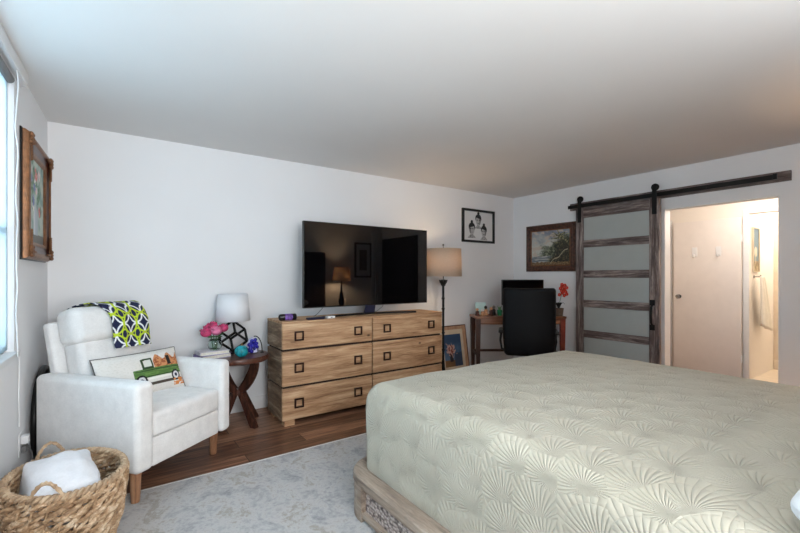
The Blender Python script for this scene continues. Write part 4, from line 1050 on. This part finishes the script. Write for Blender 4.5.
ol = bpy.data.objects.new('wall_outlet', None); COL.objects.link(ol); ol.matrix_world = LWT @ Matrix.Translation((0, -0.88, 0.32)); tag(ol, 'white wall outlet with charger low on the wall below window', 'outlet')
MB().box(0, 0.006, -0.04, 0.04, -0.065, 0.065, 0.003).build('cover_plate', 'whiteplastic', ol)
MB().box(0.006, 0.04, -0.024, 0.024, 0.005, 0.05, 0.005).build('charger', 'whiteplastic', ol)
MB().box(0.006, 0.03, -0.018, 0.018, -0.045, -0.01, 0.004).build('plug', 'greyplastic', ol)
MB().tube([(0.03, 0, 0.0), (0.045, 0.03, -0.06), (0.05, 0.06, -0.16), (0.04, 0.10, -0.28), (0.03, 0.14, -0.305)], 0.004, 6).build('power_cord', 'greyplastic', ol)
# black round fan behind the armchair
fn_ = thing('spoked_hoop', 'large black hoop with bars leaning in the corner behind the armchair', 'hoop', (-0.372, 3.70, 0), R(-2.4))
fr = 0.315
FT = Matrix.Translation((0, 0, fr + 0.019))
MB().tube([(0, fr * math.cos(t), fr * math.sin(t)) for t in [2 * PI * k / 56 for k in range(56)]], 0.019, 10, True, T=FT).build('rim', 'black', fn_)
b = MB()
for k in range(12):
    t = 2 * PI * k / 12; b.tube([(0, 0.03 * math.cos(t), 0.03 * math.sin(t)), (0.006, fr * 0.6 * math.cos(t + 0.12), fr * 0.6 * math.sin(t + 0.12)), (0, fr * math.cos(t), fr * math.sin(t))], 0.009, 6, T=FT)
b.build('bars', 'grille', fn_)
MB().lathe([(0.04, -0.018), (0.05, -0.012), (0.05, 0.012), (0.04, 0.018)], 18, T=FT @ Matrix.Rotation(R(90), 4, 'Y')).build('hub', 'black', fn_)

# ================================================================== HALL / SHOWER DETAILS
for (yy, lab) in ((2.22, 'left of two white hooks on the white hall door'), (1.955, 'right of two white hooks on the white hall door')):
    o = thing('door_hook', lab, 'hook', (6.39, yy, 1.56), 0, 'white hooks on the hall door')
    MB().box(-0.008, -0.001, -0.03, 0.03, -0.02, 0.10, 0.003).build('hook_plate', 'trim', o)
    MB().tube([(-0.006, 0, 0.0), (-0.03, 0, -0.03), (-0.05, 0, -0.02), (-0.055, 0, 0.01)], 0.007, 8).build('prong', 'trim', o)
bp = thing('bathroom_picture', 'narrow blue picture with pale flower on the bathroom wall above towel', 'picture', (6.665, 1.66, 1.61))
frame_ring(MB(), 0.25, 0.56, [(0, 0), (0, 0.02), (0.012, 0.02), (0.012, 0)]).build('frame', 'cream_mat', bp)
def bpa(u, v):
    c = mixc((120, 138, 142), (92, 122, 142), v)
    if math.hypot(u - 0.5, (v - 0.45) * 2) < 0.25: c = (206, 200, 182)
    if v < 0.25: c = (176, 160, 128) if fbm(u * 8, v * 8) > 0 else (126, 108, 80)
    if abs(u - 0.5) < 0.05 and 0.2 < v < 0.42: c = (190, 184, 160)
    return c
art(0.23, 0.54, 20, 40, bpa, -0.008).build('print', 'art', bp)
rk = thing('towel_hook', 'small metal hook on bathroom wall holding the white towel', 'hook', (6.62, 1.66, 1.27))
b = MB().lathe([(0.02, 0), (0.02, 0.006), (0.007, 0.008), (0.007, 0.05)], 14, T=Matrix.Rotation(R(90), 4, 'X')); b.tube([(0, -0.045, 0), (0, -0.06, 0.0), (0, -0.07, 0.02)], 0.007, 8); b.build('prong', 'chrome', rk)
def tow(u, v):
    return (6.555 + u * (0.13 + 0.26 * v ** 0.7) + 0.03 * v, 1.60 - 0.035 * math.sin(u * PI * 5) * (0.25 + v * 0.6) - 0.02, 1.275 - v * (0.60 + 0.1 * u))
tw2 = MB().grid(30, 24, tow).build('hand_towel', 'towel', solid=0.012, ang=80); tag(tw2, 'white towel hanging from a hook on the bathroom wall', 'towel')
sh = thing('shower_shelf', 'grey metal shelf high on the back wall of the shower', 'shelf', (8.3, 1.28, 1.75))
MB().box(-0.10, 0, -0.2, 0.2, 0, 0.06, 0.006).build('shelf_tray', 'chrome', sh)
MB().tube([(-0.09, -0.19, -0.04), (-0.09, 0.19, -0.04)], 0.008, 8).build('front_rail', 'chrome', sh)
b = MB()
for yy in (-0.15, 0.15): b.tube([(-0.09, yy, 0.02), (-0.09, yy, -0.045)], 0.005, 6)
b.build('rail_bracket', 'chrome', sh)

# ================================================================== BEHIND THE CAMERA (seen in the television)
ns_ = thing('nightstand', 'dark nightstand beside the bed head, seen only reflected in the television', 'nightstand', (3.78, -0.22, 0))
MB().box(-0.25, 0.25, -0.2, 0.2, 0.08, 0.6, 0.01).build('body', 'deskleg', ns_)
for z in (0.13, 0.37):
    dd = MB().box(-0.22, 0.22, 0.2, 0.215, z, z + 0.2, 0.004).build('drawer', 'walnut', ns_); MB().ball((0, 0.23, z + 0.1), 0.014, 10, 8).build('knob', 'bronze', dd)
for (sx, sy) in ((-1, -1), (1, -1), (-1, 1), (1, 1)): MB().box(sx * 0.22 - 0.02, sx * 0.22 + 0.02, sy * 0.17 - 0.02, sy * 0.17 + 0.02, 0, 0.085).build('leg', 'deskleg', ns_)
nl = thing('bedside_lamp', 'lit lamp with warm shade on the nightstand, seen reflected in television', 'lamp', (3.78, -0.22, 0.6))
MB().lathe([(0.07, 0), (0.07, 0.015), (0.02, 0.03), (0.05, 0.12), (0.06, 0.18), (0.02, 0.40), (0.01, 0.60)], 20).build('lamp_base', 'black', nl)
MB().lathe([(0.19, 0.58), (0.14, 0.86)], 32, caps=False).build('lamp_shade', 'linen', nl, solid=0.003)
MB().ball((0, 0, 0.68), (0.03, 0.03, 0.045), 12, 8).build('bulb', 'lit', nl)
point('bedside_lamp_light', (3.78, -0.22, 1.28), 80, (1.0, 0.66, 0.38), 0.05)
pr = thing('bedroom_print', 'tall brown framed print on the wall opposite, reflected in the television', 'picture', (4.45, FY, 1.62), R(180))
frame_ring(MB(), 0.42, 0.75, [(0, 0), (0, 0.025), (0.04, 0.02), (0.04, 0)]).build('frame', 'mahog', pr)
MB().box(-0.17, 0.17, -0.008, -0.004, -0.335, 0.335).build('picture_mat', 'mat_white', pr)
MB().box(-0.09, 0.09, -0.010, -0.008, -0.22, 0.22).build('print', 'claypot', pr)

cl = thing('fill_pendant', 'unseen pendant lamp added for fill light above the bed head', 'lamp', (1.0, 0.0, 1.9))  # added fill lamp, unseen and not reflected
MB().lathe([(0.07, 0.51), (0.07, 0.54)], 24).build('ceiling_plate', 'whiteplastic', cl)
MB().tube([(0, 0, 0.14), (0, 0, 0.515)], 0.012, 10).build('stem', 'whiteplastic', cl)
ct = thing('curtain', 'pale floor-length curtain beside the framed print, reflected in the television', 'curtain', (4.76, FY + 0.06, 0.03))
MB().grid(60, 8, lambda u, v: ((u - 0.5) * 0.26, 0.03 * math.sin(u * 26), v * 2.2)).build('cloth', 'pillowwhite', ct, solid=0.004, ang=80)
